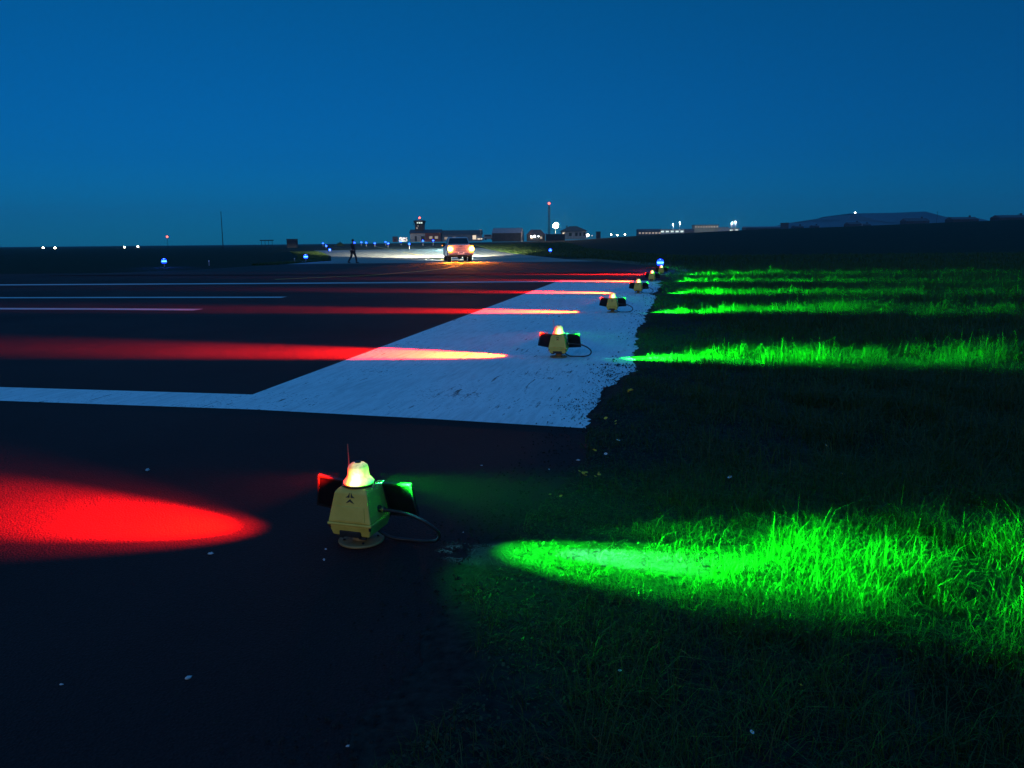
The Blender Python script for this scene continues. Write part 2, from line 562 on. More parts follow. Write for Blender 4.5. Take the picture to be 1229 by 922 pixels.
# brown gravel shoulder to the right of the taxiway mouth
draped('gravel_shoulder', [(EDGE[-1].x - 0.4, far_y - 1.2), (8.4, 44), (7.3, 52), (4.4, 66), (7.0, 68), (9.6, 54), (10.2, 45), (EDGE[-1].x + 0.7, far_y - 0.4)], 0.02, M['verge'])

# painted markings
A = G(303, 474.5).xy
white = [G(303, 474.5).xy, G(0, 465.5).xy, G(-500, 452).xy, G(-500, 466).xy, G(0, 482).xy, G(303, 492.5).xy, G(520, 504).xy, G(716, 516).xy]
white += [Vector((edge_x(y) + 0.45, y)) for y in np.linspace(G(716, 516).y + 0.25, G(790, 337.5).y, 12)]
white += [G(672, 337.0).xy]
sheet('threshold_marking', [(p.x, p.y) for p in white], 0.008, M['white'])
band('runway_side_stripe', [G(-500, 345.5).xy, G(0, 342.3).xy, G(340, 340.4).xy, G(674, 338.2).xy], 0.75, 0.0085, M['line'])
band('runway_centre_stripe', [G(-300, 356.5).xy, G(0, 357.8).xy, G(180, 357.4).xy, G(341, 357.2).xy], 0.45, 0.009, M['line'])
band('runway_centre_stripe', [G(-300, 369.5).xy, G(0, 371.0).xy, G(120, 371.4).xy, G(238, 372.2).xy], 0.42, 0.009, M['line'])
yl = [G(330, 336.5).xy, G(448, 331.2).xy, G(505, 326.5).xy, G(535, 323).xy, G(552, 319).xy, G(556, 316).xy]
sm = []
for i in range(len(yl) - 1):
    sm += [yl[i].lerp(yl[i + 1], k / 4) for k in range(4)]
sm.append(yl[-1])
band('taxiway_lead_line', sm, 0.22, 0.036, M['yline'], True)
band('taxiway_lead_line', bez([G(533, 317).xy, G(541, 318.4).xy, G(549, 321).xy], 8), 0.2, 0.038, M['yline'], True)
band('taxiway_centre_line', [(-3.6, 56), (-7.4, 75), (-12.5, 100), (-21, 140), (-33, 190)], 0.35, 0.05, M['yline'], True)

# ------------------------------------------------------------------ grass and verge
def vnoise(x, y, s, seed=0):
    """cheap smooth value noise"""
    r = np.random.default_rng(seed)
    t = r.random((64, 64))
    u, v = x / s, y / s
    i, j = np.floor(u).astype(int), np.floor(v).astype(int)
    fu, fv = u - i, v - j
    fu, fv = fu * fu * (3 - 2 * fu), fv * fv * (3 - 2 * fv)
    g = lambda a, b: t[a % 64, b % 64]
    return (g(i, j) * (1 - fu) + g(i + 1, j) * fu) * (1 - fv) + (g(i, j + 1) * (1 - fu) + g(i + 1, j + 1) * fu) * fv


def blades(x, y, h, w, lean, curl=0.35):
    """arrays of blade roots -> vertices (n,5,3) and a tone per blade"""
    n = len(x)
    a = rng.random(n) * 2 * np.pi
    dx, dy = np.cos(a), np.sin(a)
    f = a + np.pi / 2 + rng.normal(0, 0.5, n)
    wx, wy = np.cos(f) * w / 2, np.sin(f) * w / 2
    z0 = height(x, y)
    l1 = lean * 0.4 * h; l2 = lean * (1 + curl) * h
    v = np.zeros((n, 5, 3))
    v[:, 0] = np.stack([x - wx, y - wy, z0], 1)
    v[:, 1] = np.stack([x + wx, y + wy, z0], 1)
    mx, my, mz = x + dx * l1, y + dy * l1, z0 + h * 0.55
    v[:, 2] = np.stack([mx + wx * 0.75, my + wy * 0.75, mz], 1)
    v[:, 3] = np.stack([mx - wx * 0.75, my - wy * 0.75, mz], 1)
    v[:, 4] = np.stack([x + dx * l2, y + dy * l2, z0 + h * np.clip(1 - lean * 0.35, 0.3, 1)], 1)
    return v


def blade_mesh(name, vs, tone, mat):
    n = len(vs)
    co = vs.reshape(-1, 3).astype(np.float32)
    base = np.arange(n)[:, None] * 5
    quads = (base + np.array([0, 1, 2, 3])).ravel()
    tris = (base + np.array([3, 2, 4])).ravel()
    me = bpy.data.meshes.new(name)
    me.vertices.add(n * 5); me.vertices.foreach_set('co', co.ravel())
    me.loops.add(n * 7)
    me.loops.foreach_set('vertex_index', np.concatenate([quads, tris]).astype(np.int32))
    me.polygons.add(n * 2)
    ls = np.concatenate([np.arange(n) * 4, 4 * n + np.arange(n) * 3]).astype(np.int32)
    me.polygons.foreach_set('loop_start', ls)
    me.update(calc_edges=True); me.validate()
    at = me.attributes.new('tone', 'FLOAT', 'POINT')
    at.data.foreach_set('value', np.repeat(tone, 5).astype(np.float32))
    me.materials.append(mat)
    o = bpy.data.objects.new(name, me); COL.objects.link(o)
    o['kind'] = 'stuff'
    return o


def scatter(y0, y1, dens, xmax=0.80, pad=0.6):
    """points on the grass side of the edge inside the wedge the lens could see"""
    w = xmax * y1 + pad + 0.6
    n = int(dens * (y1 - y0) * w)
    y = rng.random(n) * (y1 - y0) + y0
    ex = edge_x(y)
    x = ex.min() - 0.1 + rng.random(n) * (w - ex.min() + 0.1)
    k = (x > ex - 0.08) & (x < xmax * y + pad)
    return x[k], y[k], (x - ex)[k]


V, T = [], []
for (y0, y1, dens, wd) in ((1.1, 3.2, 8500, 0.003), (3.2, 5.0, 6200, 0.0036), (5.0, 9.0, 3400, 0.0046), (9.0, 16, 1100, 0.007), (16, 28, 420, 0.010), (28, 46, 160, 0.015), (46, 75, 34, 0.03)):
    x, y, d = scatter(y0, y1, dens)
    rag = 0.16 * (vnoise(x, y, 0.22, 1) - 0.45) + 0.22 * (vnoise(x, y, 0.8, 2) - 0.5)
    cl = vnoise(x, y, 0.35, 3); cl2 = vnoise(x, y, 0.12, 4); cl3 = vnoise(x, y, 1.6, 8)
    keep = (d + rag > 0.0) & (rng.random(len(x)) < np.clip(0.12 + 1.7 * (cl * 0.6 + cl2 * 0.5) - 0.42, 0.12, 1))
    x, y, d, cl, cl2, cl3 = (q[keep] for q in (x, y, d, cl, cl2, cl3))
    # short trodden turf by the pavement, ankle deep and clumped further in
    h = (0.065 + 0.080 * sst(0.05, 1.5, d) + 0.04 * sst(1.5, 4, d)) * (0.35 + 0.75 * cl + 0.6 * cl2 * cl3) * rng.gamma(6, 1 / 6, len(x)) * (0.84 if y1 <= 5 else 0.9 if y1 <= 9 else 1.0)
    lean = np.clip(rng.normal(0.75, 0.42, len(x)), 0.05, 1.6)
    V.append(blades(x, y, h, wd * (0.6 + 0.8 * rng.random(len(x))), lean))
    T.append(np.clip(rng.beta(2, 2.6, len(x)) + 0.25 * (cl - 0.5), 0, 1))
# tall flowering stalks and coarse tussocks
for (y0, y1, dens, wd, hh) in ((2.6, 9, 16, 0.003, 0.16), (9, 22, 16, 0.006, 0.26), (22, 48, 8, 0.010, 0.30)):
    x, y, d = scatter(y0, y1, dens)
    k = (d > 0.7) & (rng.random(len(x)) < sst(0.6, 3.5, d) * (0.3 + 0.7 * vnoise(x, y, 0.9, 5)))
    x, y = x[k], y[k]
    h = hh * (0.55 + 0.6 * rng.random(len(x)))
    V.append(blades(x, y, h, np.full(len(x), wd), np.clip(rng.normal(0.25, 0.15, len(x)), 0, 0.7), 0.5))
    T.append(0.6 + 0.4 * rng.random(len(x)))
tus = scatter(2.4, 30, 2.6)
for cx, cy, cdist in zip(*tus):
    if cdist < 0.8:
        continue
    n = int(24 + 30 * rng.random())
    s = 0.05 + 0.05 * rng.random()
    x = cx + rng.normal(0, s, n); y = cy + rng.normal(0, s, n)
    h = (0.10 + 0.10 * rng.random()) * (0.6 + 0.7 * rng.random(n))
    V.append(blades(x, y, h, np.full(n, 0.005 + 0.0003 * cy), np.clip(rng.normal(0.6, 0.3, n), 0, 1.3), 0.5))
    T.append(0.3 + 0.5 * rng.random(n))
# the headlamp-lit grass beside the taxiway
def patch(poly_x0, poly_x1, y0, y1, n):
    y = y0 + (y1 - y0) * rng.random(n) ** 1.3
    u = rng.random(n)
    x = np.interp(y, *poly_x0) * (1 - u) + np.interp(y, *poly_x1) * u
    return x, y
for x0, x1, y0, y1, n in ((([40, 67, 95, 134], [-19, -18.5, -26, -38]), ([40, 52, 67, 95, 134], [-24.5, -17.2, -15.8, -22.3, -33.2]), 56, 134, 15000),
                          (([50, 66, 88, 140, 200], [9.6, 7.2, 1.8, -4.2, -10]), ([50, 66, 88, 140, 200], [20, 18, 16, 13, 14]), 60, 200, 26000)):
    x, y = patch(x0, x1, y0, y1, n)
    V.append(blades(x, y, 0.10 + 0.10 * rng.random(n), 0.03 + 0.0006 * y, np.clip(rng.normal(0.5, 0.3, n), 0.05, 1.2)))
    T.append(rng.beta(2, 2.5, n))
blade_mesh('grass', np.concatenate(V), np.concatenate(T), M['grass'])

# small round leaves of the low ground cover along the edge
x, y, d = scatter(1.1, 9, 3500)
rag = 0.16 * (vnoise(x, y, 0.22, 1) - 0.45) + 0.22 * (vnoise(x, y, 0.8, 2) - 0.5)
k = (d + rag > 0.02) & (rng.random(len(x)) < np.exp(-d * 1.1) * (0.3 + vnoise(x, y, 0.3, 9)))
x, y = x[k], y[k]; n = len(x)
s = (0.003 + 0.005 * rng.random(n))
a = rng.random(n) * 2 * np.pi
z = 0.012 + 0.03 * rng.random(n)
tx, ty = rng.normal(0, 0.5, n), rng.normal(0, 0.5, n)
ca, sa = np.cos(a), np.sin(a)
loc = [(-0.35, -0.9), (0.35, -0.9), (0.85, 0.1), (-0.85, 0.1), (0, 1.0)]
vv = np.zeros((n, 5, 3))
for i, (p, q) in enumerate(loc):
    lx, ly = (p * ca - q * sa) * s, (p * sa + q * ca) * s
    vv[:, i] = np.stack([x + lx, y + ly, z + lx * tx + ly * ty], 1)
vv[:, :, 2] = np.maximum(vv[:, :, 2], 0.006)
blade_mesh('clover', vv, rng.random(n), M['clover'])

# bare soil washed over the pavement edge, ragged outline
yy = np.concatenate([np.arange(-3, 1, 0.1), np.geomspace(1.0, y_end + 6, 2600)])
mb = MB(); vs = []
rgd = 0.08 * (vnoise(yy * 0, yy, 0.21, 21) - 0.4) + 0.05 * (vnoise(yy * 0, yy, 0.06, 22) - 0.5) + 0.30 * (vnoise(yy * 0, yy, 1.1, 23) - 0.5)
for y, r in zip(yy, rgd):
    ex = float(edge_x(y))
    for k, (o, z) in enumerate(((-0.07 + r, 0.0095), (0.0 + r * 0.5, 0.018), (0.35, 0.022), (1.6, 0.0135))):
        vs.append((ex + o, y, z))
fs = []
for i in range(len(yy) - 1):
    for k in range(3):
        fs.append((4 * i + k, 4 * i + k + 1, 4 * i + k + 5, 4 * i + k + 4))
mb.add(vs, fs); structure(mb.build('soil_verge', M['soil']))
# crumbs of soil and grit strewn along that edge (nobody could count them)
mb = MB()
nc = 9000
cy = np.concatenate([1.3 + 8 * rng.random(nc), 9 + 20 * rng.random(900)])
cx = edge_x(cy) + rng.normal(-0.12, 0.17, len(cy))
keep = rng.random(len(cy)) < np.clip(1.7 * vnoise(cx, cy, 0.16, 31) * vnoise(cx, cy, 0.5, 32) + 0.05, 0, 1)
for x, y in zip(cx[keep], cy[keep]):
    s = random.uniform(0.002, 0.009) * (1 if y < 9 else 1.7)
    e = random.uniform(0.6, 1.6)
    a = random.random() * 6.28
    ca, sa = math.cos(a), math.sin(a)
    pts = [(s * e, 0, 0), (-s * e * .8, s * .2, 0), (s * .1, s, 0), (-s * .1, -s * .9, 0), (0, 0, s * .9), (s * .1, 0, -s * .4)]
    pts = [(x + p * ca - q * sa, y + p * sa + q * ca, 0.0095 + s * 0.4 + r) for p, q, r in pts]
    mb.add(pts, [(0, 2, 4), (2, 1, 4), (1, 3, 4), (3, 0, 4), (2, 0, 5), (1, 2, 5), (3, 1, 5), (0, 3, 5)])
o = mb.build('gravel', M['soil']); o['kind'] = 'stuff'

# ------------------------------------------------------------------ airfield lights
def make_light():
    t = thing('airfield_light', '', 'airfield light', (0, 0, 0), -ROWANG, 'portable threshold lights standing in a row')
    MB().lathe([(0.108, 0.010), (0.114, 0.012), (0.116, 0.018), (0.113, 0.023), (0.05, 0.025)], 40).build('base_plate', M['yellow_dirty'], t, True)
    for a in (0.6, 2.2, 3.75, 5.3):
        MB().lathe([(0.007, 0.0), (0.007, 0.006), (0.004, 0.008)], 6, (0.085 * math.cos(a), 0.085 * math.sin(a), 0.0236)).build('bolt', M['metal_dark'], t)
    MB().lathe([(0.045, 0.0255), (0.040, 0.034), (0.036, 0.078)], 20).build('pedestal', M['yellow_dirty'], t, True)
    h = MB().loft([(0.070, 0.096, 0.096, 0, 0), (0.078, 0.102, 0.102, 0, 0), (0.128, 0.1155, 0.1155, 0, 0)])
    h.loft([(0.1285, 0.121, 0.121, 0, 0), (0.1430, 0.121, 0.121, 0, 0)])
    h.loft([(0.1435, 0.1165, 0.1165, 0, 0), (0.290, 0.089, 0.089, 0, 0), (0.310, 0.072, 0.072, 0, 0)])
    hs = h.build('housing', M['yellow'], t, False, 0.006, 3)
    hs['label'] = 'yellow tapered plastic housing with a rim round its middle'
    # raised panel on the front of the upper shell
    def on_front(u, z, off):
        return (u, -(0.1165 - (z - 0.1435) / 0.1465 * 0.0275) - off, z)
    fp = MB()
    for (w0, w1, z0, z1) in ((0.086, 0.078, 0.154, 0.226),):
        vs = [on_front(-w0, z0, -0.002), on_front(w0, z0, -0.002), on_front(w1, z1, -0.002), on_front(-w1, z1, -0.002),
              on_front(-w0, z0, 0.004), on_front(w0, z0, 0.004), on_front(w1, z1, 0.004), on_front(-w1, z1, 0.004)]
        fp.add(vs, [(0, 1, 2, 3), (4, 5, 6, 7), (0, 1, 5, 4), (1, 2, 6, 5), (2, 3, 7, 6), (3, 0, 4, 7)])
    fp.build('front_panel', M['yellow'], hs, False, 0.002, 2)
    em = MB()
    cz, s = 0.266, 0.024
    def leaf(poly):
        n = len(poly)
        vs = [on_front(u * s, cz + w * s, 0.0008) for u, w in poly] + [on_front(u * s, cz + w * s, 0.0025) for u, w in poly]
        em.add(vs, [tuple(range(n)), tuple(range(n, 2 * n))] + [(i, (i + 1) % n, n + (i + 1) % n, n + i) for i in range(n)])
    leaf([(0, -0.12), (0.95, -1.05), (0.25, -0.8), (0, -0.62), (-0.25, -0.8), (-0.95, -1.05)])
    for sg in (-1, 1):
        leaf([(sg * 0.14, 0.10), (sg * 0.16, 1.15), (sg * 0.50, 0.45), (sg * 1.05, 0.12), (sg * 0.5, 0.12)])
    em.build('emblem', M['emblem'], hs)
    MB().box((0, -0.1065, 0.086), (0.115, 0.018, 0.030)).build('latch', M['metal_dark'], t, False, 0.003)
    for sx in (-1, 1):
        for sy in (-1, 1):
            MB().lathe([(0.007, -0.016), (0.007, 0.0), (0.004, 0.002)], 8, (sx * 0.1095, sy * 0.1095, 0.1275)).build('screw', M['metal_dark'], t)
    for sx in (-1, 1):
        MB().box((sx * 0.062, -0.098, 0.066), (0.04, 0.014, 0.012)).build('foot', M['black'], t, False, 0.002)
    MB().lathe([(0.082, 0.3105), (0.083, 0.3195), (0.077, 0.321)], 40).build('collar', M['black'], t, True)
    ln = MB().lathe([(0.074, 0.3212), (0.076, 0.327), (0.066, 0.340), (0.057, 0.350), (0.053, 0.366), (0.051, 0.396), (0.047, 0.409), (0.034, 0.419), (0.012, 0.423)], 40)
    lens = ln.build('lens', M['lens'], t, True)
    MB().lathe([(0.016, 0.4232), (0.016, 0.428), (0.010, 0.4295)], 16).build('lens_cap', M['metal_dark'], lens, True)
    for sg in (-1, 1):
        rot = Matrix.Rotation(sg * -0.10, 3, 'Z') @ Matrix.Rotation(0.22, 3, 'X') @ Matrix.Rotation(0.06 - sg * 0.14, 3, 'Y')
        c = Vector((sg * 0.192, 0.075, 0.222))
        p = MB().box(c, (0.150, 0.010, 0.165), rot).build('solar_panel', M['panel'], t, False, 0.002)
        fr = MB()
        for dx, dz, sx, sz in ((0, 0.088, 0.168, 0.010), (0, -0.088, 0.168, 0.010), (0.0800, 0, 0.008, 0.166), (-0.0800, 0, 0.008, 0.166)):
            fr.box(c + rot @ Vector((dx, 0, dz)), (sx, 0.018, sz), rot)
        fr.build('panel_frame', M['metal_dark'], p)
        MB().tube([(sg * 0.09, 0.085, 0.235), (sg * 0.115, 0.092, 0.232), (sg * 0.15, 0.094, 0.228)], 0.006, 8).build('panel_bracket', M['metal_dark'], t, True)
    MB().tube([(0.080, 0.035, 0.302), (0.092, 0.030, 0.326), (0.128, 0.026, 0.330), (0.128, -0.004, 0.327), (0.094, -0.018, 0.322), (0.082, -0.022, 0.300)], 0.0032, 8).build('carry_handle', M['galv'], t, True)
    cn = MB().lathe([(0.020, 0.0), (0.020, 0.012), (0.014, 0.014), (0.014, 0.034), (0.009, 0.046)], 14, (0.098, 0.0, 0.190), (1, -0.12, -0.02)).build('connector', M['metal_dark'], t, True)
    MB().lathe([(0.0155, 0.0), (0.0165, 0.004), (0.0155, 0.012)], 14, (0.126, -0.003, 0.1895), (1, -0.12, -0.02)).build('ring_nut', M['bronze'], cn, True)
    cp = [(0.140, -0.005, 0.189), (0.20, -0.012, 0.190), (0.29, -0.022, 0.182), (0.375, -0.022, 0.150), (0.425, 0.0, 0.098), (0.405, 0.03, 0.046), (0.335, 0.055, 0.020), (0.24, 0.066, 0.0135), (0.14, 0.06, 0.018), (0.07, 0.045, 0.058), (0.045, 0.03, 0.078)]
    pts = []
    V3 = [Vector(p) for p in cp]
    for i in range(len(V3) - 1):
        p0, p1, p2, p3 = V3[max(i - 1, 0)], V3[i], V3[i + 1], V3[min(i + 2, len(V3) - 1)]
        for k in range(5):
            u = k / 5
            pts.append(0.5 * ((2 * p1) + (p2 - p0) * u + (2 * p0 - 5 * p1 + 4 * p2 - p3) * u * u + (3 * p1 - p0 - 3 * p2 + p3) * u ** 3))
    pts.append(V3[-1])
    MB().tube(pts, 0.0085, 10).build('cable', M['black'], t, True)
    an = MB().tube([(-0.066, 0.030, 0.290), (-0.068, 0.031, 0.40), (-0.071, 0.033, 0.505)], 0.0042, 8, 0.0022).build('antenna', M['antenna'], t, True)
    MB().lathe([(0.008, 0.0), (0.008, 0.022), (0.004, 0.026)], 10, (-0.0663, 0.030, 0.3035)).build('antenna_base', M['black'], an, True)
    # the two signal beams and the weak bluish stray light of the optics
    lamp('SPOT', 'red_beam', t, (-0.082, 0, 0.356), 80000, (1.0, 0.0075, 0.0003), 0.016, (-1, -0.02, -0.255), 31, 0.85)
    lamp('SPOT', 'green_beam', t, (0.082, 0, 0.356), 30000, (0.005, 1.0, 0.012), 0.016, (1, 0.02, -0.175), 31, 0.95)
    lamp('SPOT', 'green_core', t, (0.082, 0, 0.358), 2000, (0.26, 0.75, 1.0), 0.012, (1, 0, -0.265), 12, 1.0)
    lamp('SPOT', 'green_spill', t, (0.084, 0, 0.36), 28, (0.01, 1.0, 0.04), 0.03, (1, -0.16, -0.13), 58, 1.0)
    lamp('SPOT', 'red_spill', t, (-0.084, 0, 0.36), 24, (1.0, 0.03, 0.01), 0.03, (-1, -0.10, -0.12), 60, 1.0)
    lamp('SPOT', 'stray_light', t, (0.05, 0, 0.385), 13, (0.08, 0.70, 1.0), 0.006, (0.58, 0.02, -0.38), 25, 0.9)
    return t


proto = make_light()
spots = [((434, 651), -0.06, 'nearest yellow airfield light, alone on bare asphalt before the white bar'),
         ((670.5, 429.5), 0.02, 'second yellow airfield light, nearest one on the white painted bar'),
         ((735, 375.5), 0.01, 'third yellow airfield light, middle one of three on the white bar'),
         ((766, 352.5), -0.10, 'fourth yellow airfield light, near the far end of the white bar'),
         ((782.5, 338.2), -0.16, 'fifth yellow airfield light with a slanting antenna at the bar end'),
         ((793.5, 329.8), -0.05, 'farthest small airfield light, directly under the blue edge light')]
lights = []
for i, (p, jz, lab) in enumerate(spots):
    o = proto if i == 0 else copy_tree(proto)
    g = G(*p)
    o.location = (g.x, g.y, 0.0 if i == 0 else 0.0)
    o.rotation_euler = (0, 0, -ROWANG + jz)
    o['label'] = lab
    lights.append(o)
# the nearest unit burns a little weaker and a purer red
for ch in lights[0].children:
    if ch.name.startswith('red_beam'):
        ch.data = ch.data.copy(); ch.data.energy = 21000; ch.data.color = (1.0, 0.003, 0.0002); ch.data.spot_size = R(30); ch.data.spot_blend = 1.0
        ch.rotation_euler = Vector((-1, -0.055, -0.262)).to_track_quat('-Z', 'Y').to_euler()
    elif ch.name.startswith('green_beam'):
        ch.data = ch.data.copy(); ch.data.energy = 6000; ch.data.spot_size = R(38); ch.data.spot_blend = 1.0
        ch.rotation_euler = Vector((1, 0.09, -0.195)).to_track_quat('-Z', 'Y').to_euler()
    elif ch.name.startswith('green_spill'):
        ch.data = ch.data.copy(); ch.data.energy = 60; ch.data.spot_size = R(64)
        ch.rotation_euler = Vector((1, -0.30, -0.15)).to_track_quat('-Z', 'Y').to_euler()
    elif ch.name.startswith('stray_light'):
        ch.data = ch.data.copy(); ch.data.energy = 120; ch.data.spot_size = R(30)
    elif ch.name.startswith('red_spill'):
        ch.data = ch.data.copy(); ch.data.energy = 1500; ch.data.color = (1.0, 0.006, 0.001); ch.data.spot_size = R(47)
        ch.rotation_euler = Vector((-1, -0.06, -0.235)).to_track_quat('-Z', 'Y').to_euler()
    elif ch.name.startswith('green_core'):
        ch.rotation_euler = Vector((1, 0.09, -0.265)).to_track_quat('-Z', 'Y').to_euler()
lamp('SPOT', 'green_beam', lights[0], (0.082, 0, 0.36), 19000, (0.005, 1.0, 0.012), 0.016, (1, 0.10, -0.10), 25, 1.0)
for ch in lights[4].children:
    if ch.name.startswith('antenna'):
        ch.rotation_euler = (0, 0.35, 0)
        ch.location = (-0.10, 0, 0.02)

# ------------------------------------------------------------------ blue taxiway lights
def make_blue():
    t = thing('taxiway_light', '', 'taxiway light', (0, 0, 0), 0, 'blue taxiway edge lights')
    MB().lathe([(0.11, 0.0), (0.11, 0.03), (0.05, 0.045)], 12).build('base', M['galv'], t, True)
    MB().lathe([(0.03, 0.045), (0.03, 0.22), (0.06, 0.235), (0.06, 0.25)], 10).build('stem', M['galv'], t, True)
    ln = MB().lathe([(0.075, 0.2505), (0.115, 0.262), (0.120, 0.285), (0.120, 0.2855)], 14)  # lens oversized and graded in blue to imitate the lamp's halo
    ln.lathe([(0.118, 0.4505), (0.110, 0.47), (0.075, 0.50), (0.02, 0.51)], 14)
    le = ln.build('lens', M['blue_lens'], t, True)
    MB().lathe([(0.119, 0.286), (0.125, 0.31), (0.125, 0.43), (0.119, 0.450)], 14).build('light_band', M['blue_lamp'], le, True)
    MB().lathe([(0.1255, 0.340), (0.128, 0.350), (0.128, 0.392), (0.1255, 0.402)], 14).build('bulb', M['blue_bulb'], le, True)  # added ring outside the lens, paints the bright centre of the halo
    lamp('POINT', 'lamp_glow', t, (0, 0, 0.62), 90, (0.03, 0.10, 1.0), 0.05)
    return t


bproto = make_blue()
blues = [((197, 314.5), 54, 'lone blue edge light at left, farthest left of all'),
         ((367, 309), 64, 'lone blue edge light beside the dim lit grass, left of the walker'),
         ((660.5, 301), 92, 'lone blue edge light below the floodlight and dark compound wall'),
         ((792.5, 316.5), 38.5, 'blue edge light shining just above the farthest airfield light'),
         ((387.6, 292.4), 260, 'topmost blue light of the slanting trio left of the walker'),
         ((391.5, 295.6), 190, 'middle blue light of the slanting trio left of the walker'),
         ((395.8, 300.0), 130, 'lowest blue light of the slanting trio left of the walker'),
         ((425.4, 291.8), 210, 'blue light in the far row, closest to the walker'),
         ((433.6, 291.2), 225, 'second blue light to the right of the walker in the far row'),
         ((439.5, 291.8), 205, 'third blue light right of the walker, brighter than its neighbour'),
         ((449.8, 292.4), 190, 'blue light standing alone midway along the far row'),
         ((462.8, 290.9), 225, 'upper blue light of the close pair in the far row'),
         ((465.8, 292.7), 180, 'lower blue light of the close pair in the far row'),
         ((481.3, 290.2), 215, 'blue light below the white cabin, near its left corner'),
         ((491.2, 293.3), 150, 'large blue light between the white cabin and the tower building'),
         ((507.6, 289.6), 200, 'small blue light under the pale front of the tower building'),
         ((519.8, 289.1), 200, 'small blue light under the red brown end of the tower building')]
for i, (p, D, lab) in enumerate(blues):
    o = bproto if i == 0 else copy_tree(bproto)
    q = P(p[0], p[1], D)
    s = 1.25 if D < 100 else 1.25 + (D - 100) / 260
    o.scale = (s, s, s)
    gz = q.z - 0.33 * s
    o.location = (q.x, q.y, gz)
    o['label'] = lab
    g = hz(q.x, q.y)
    if gz > g + 0.02:                                         # stands on a low mound of the verge: carry the stem down
        k = MB().lathe([(0.05, 0.0), (0.05, 0.02)], 8)
        k.v = [(x, y, z * 1.0 if z > 0.01 else (g - gz) / s - 0.05) for x, y, z in k.v]
        k.build('post', M['galv'], o)
for p, D, lab in (((251, 316), 56, 'short pale marker post right of the leftmost blue light'), ((353.5, 311), 62, 'short pale marker post left of the blue light by the grass')):
    g = P(p[0], p[1], D); g.z = 0
    t = thing('marker_post', lab, 'marker post', g, 0, 'short marker posts')
    MB().box((0, 0, 0.2), (0.07, 0.05, 0.4)).build('post', M['wall_grey'], t, False, 0.01)
    MB().box((0, -0.027, 0.34), (0.06, 0.006, 0.07)).build('reflector', M['petal_w'], t)

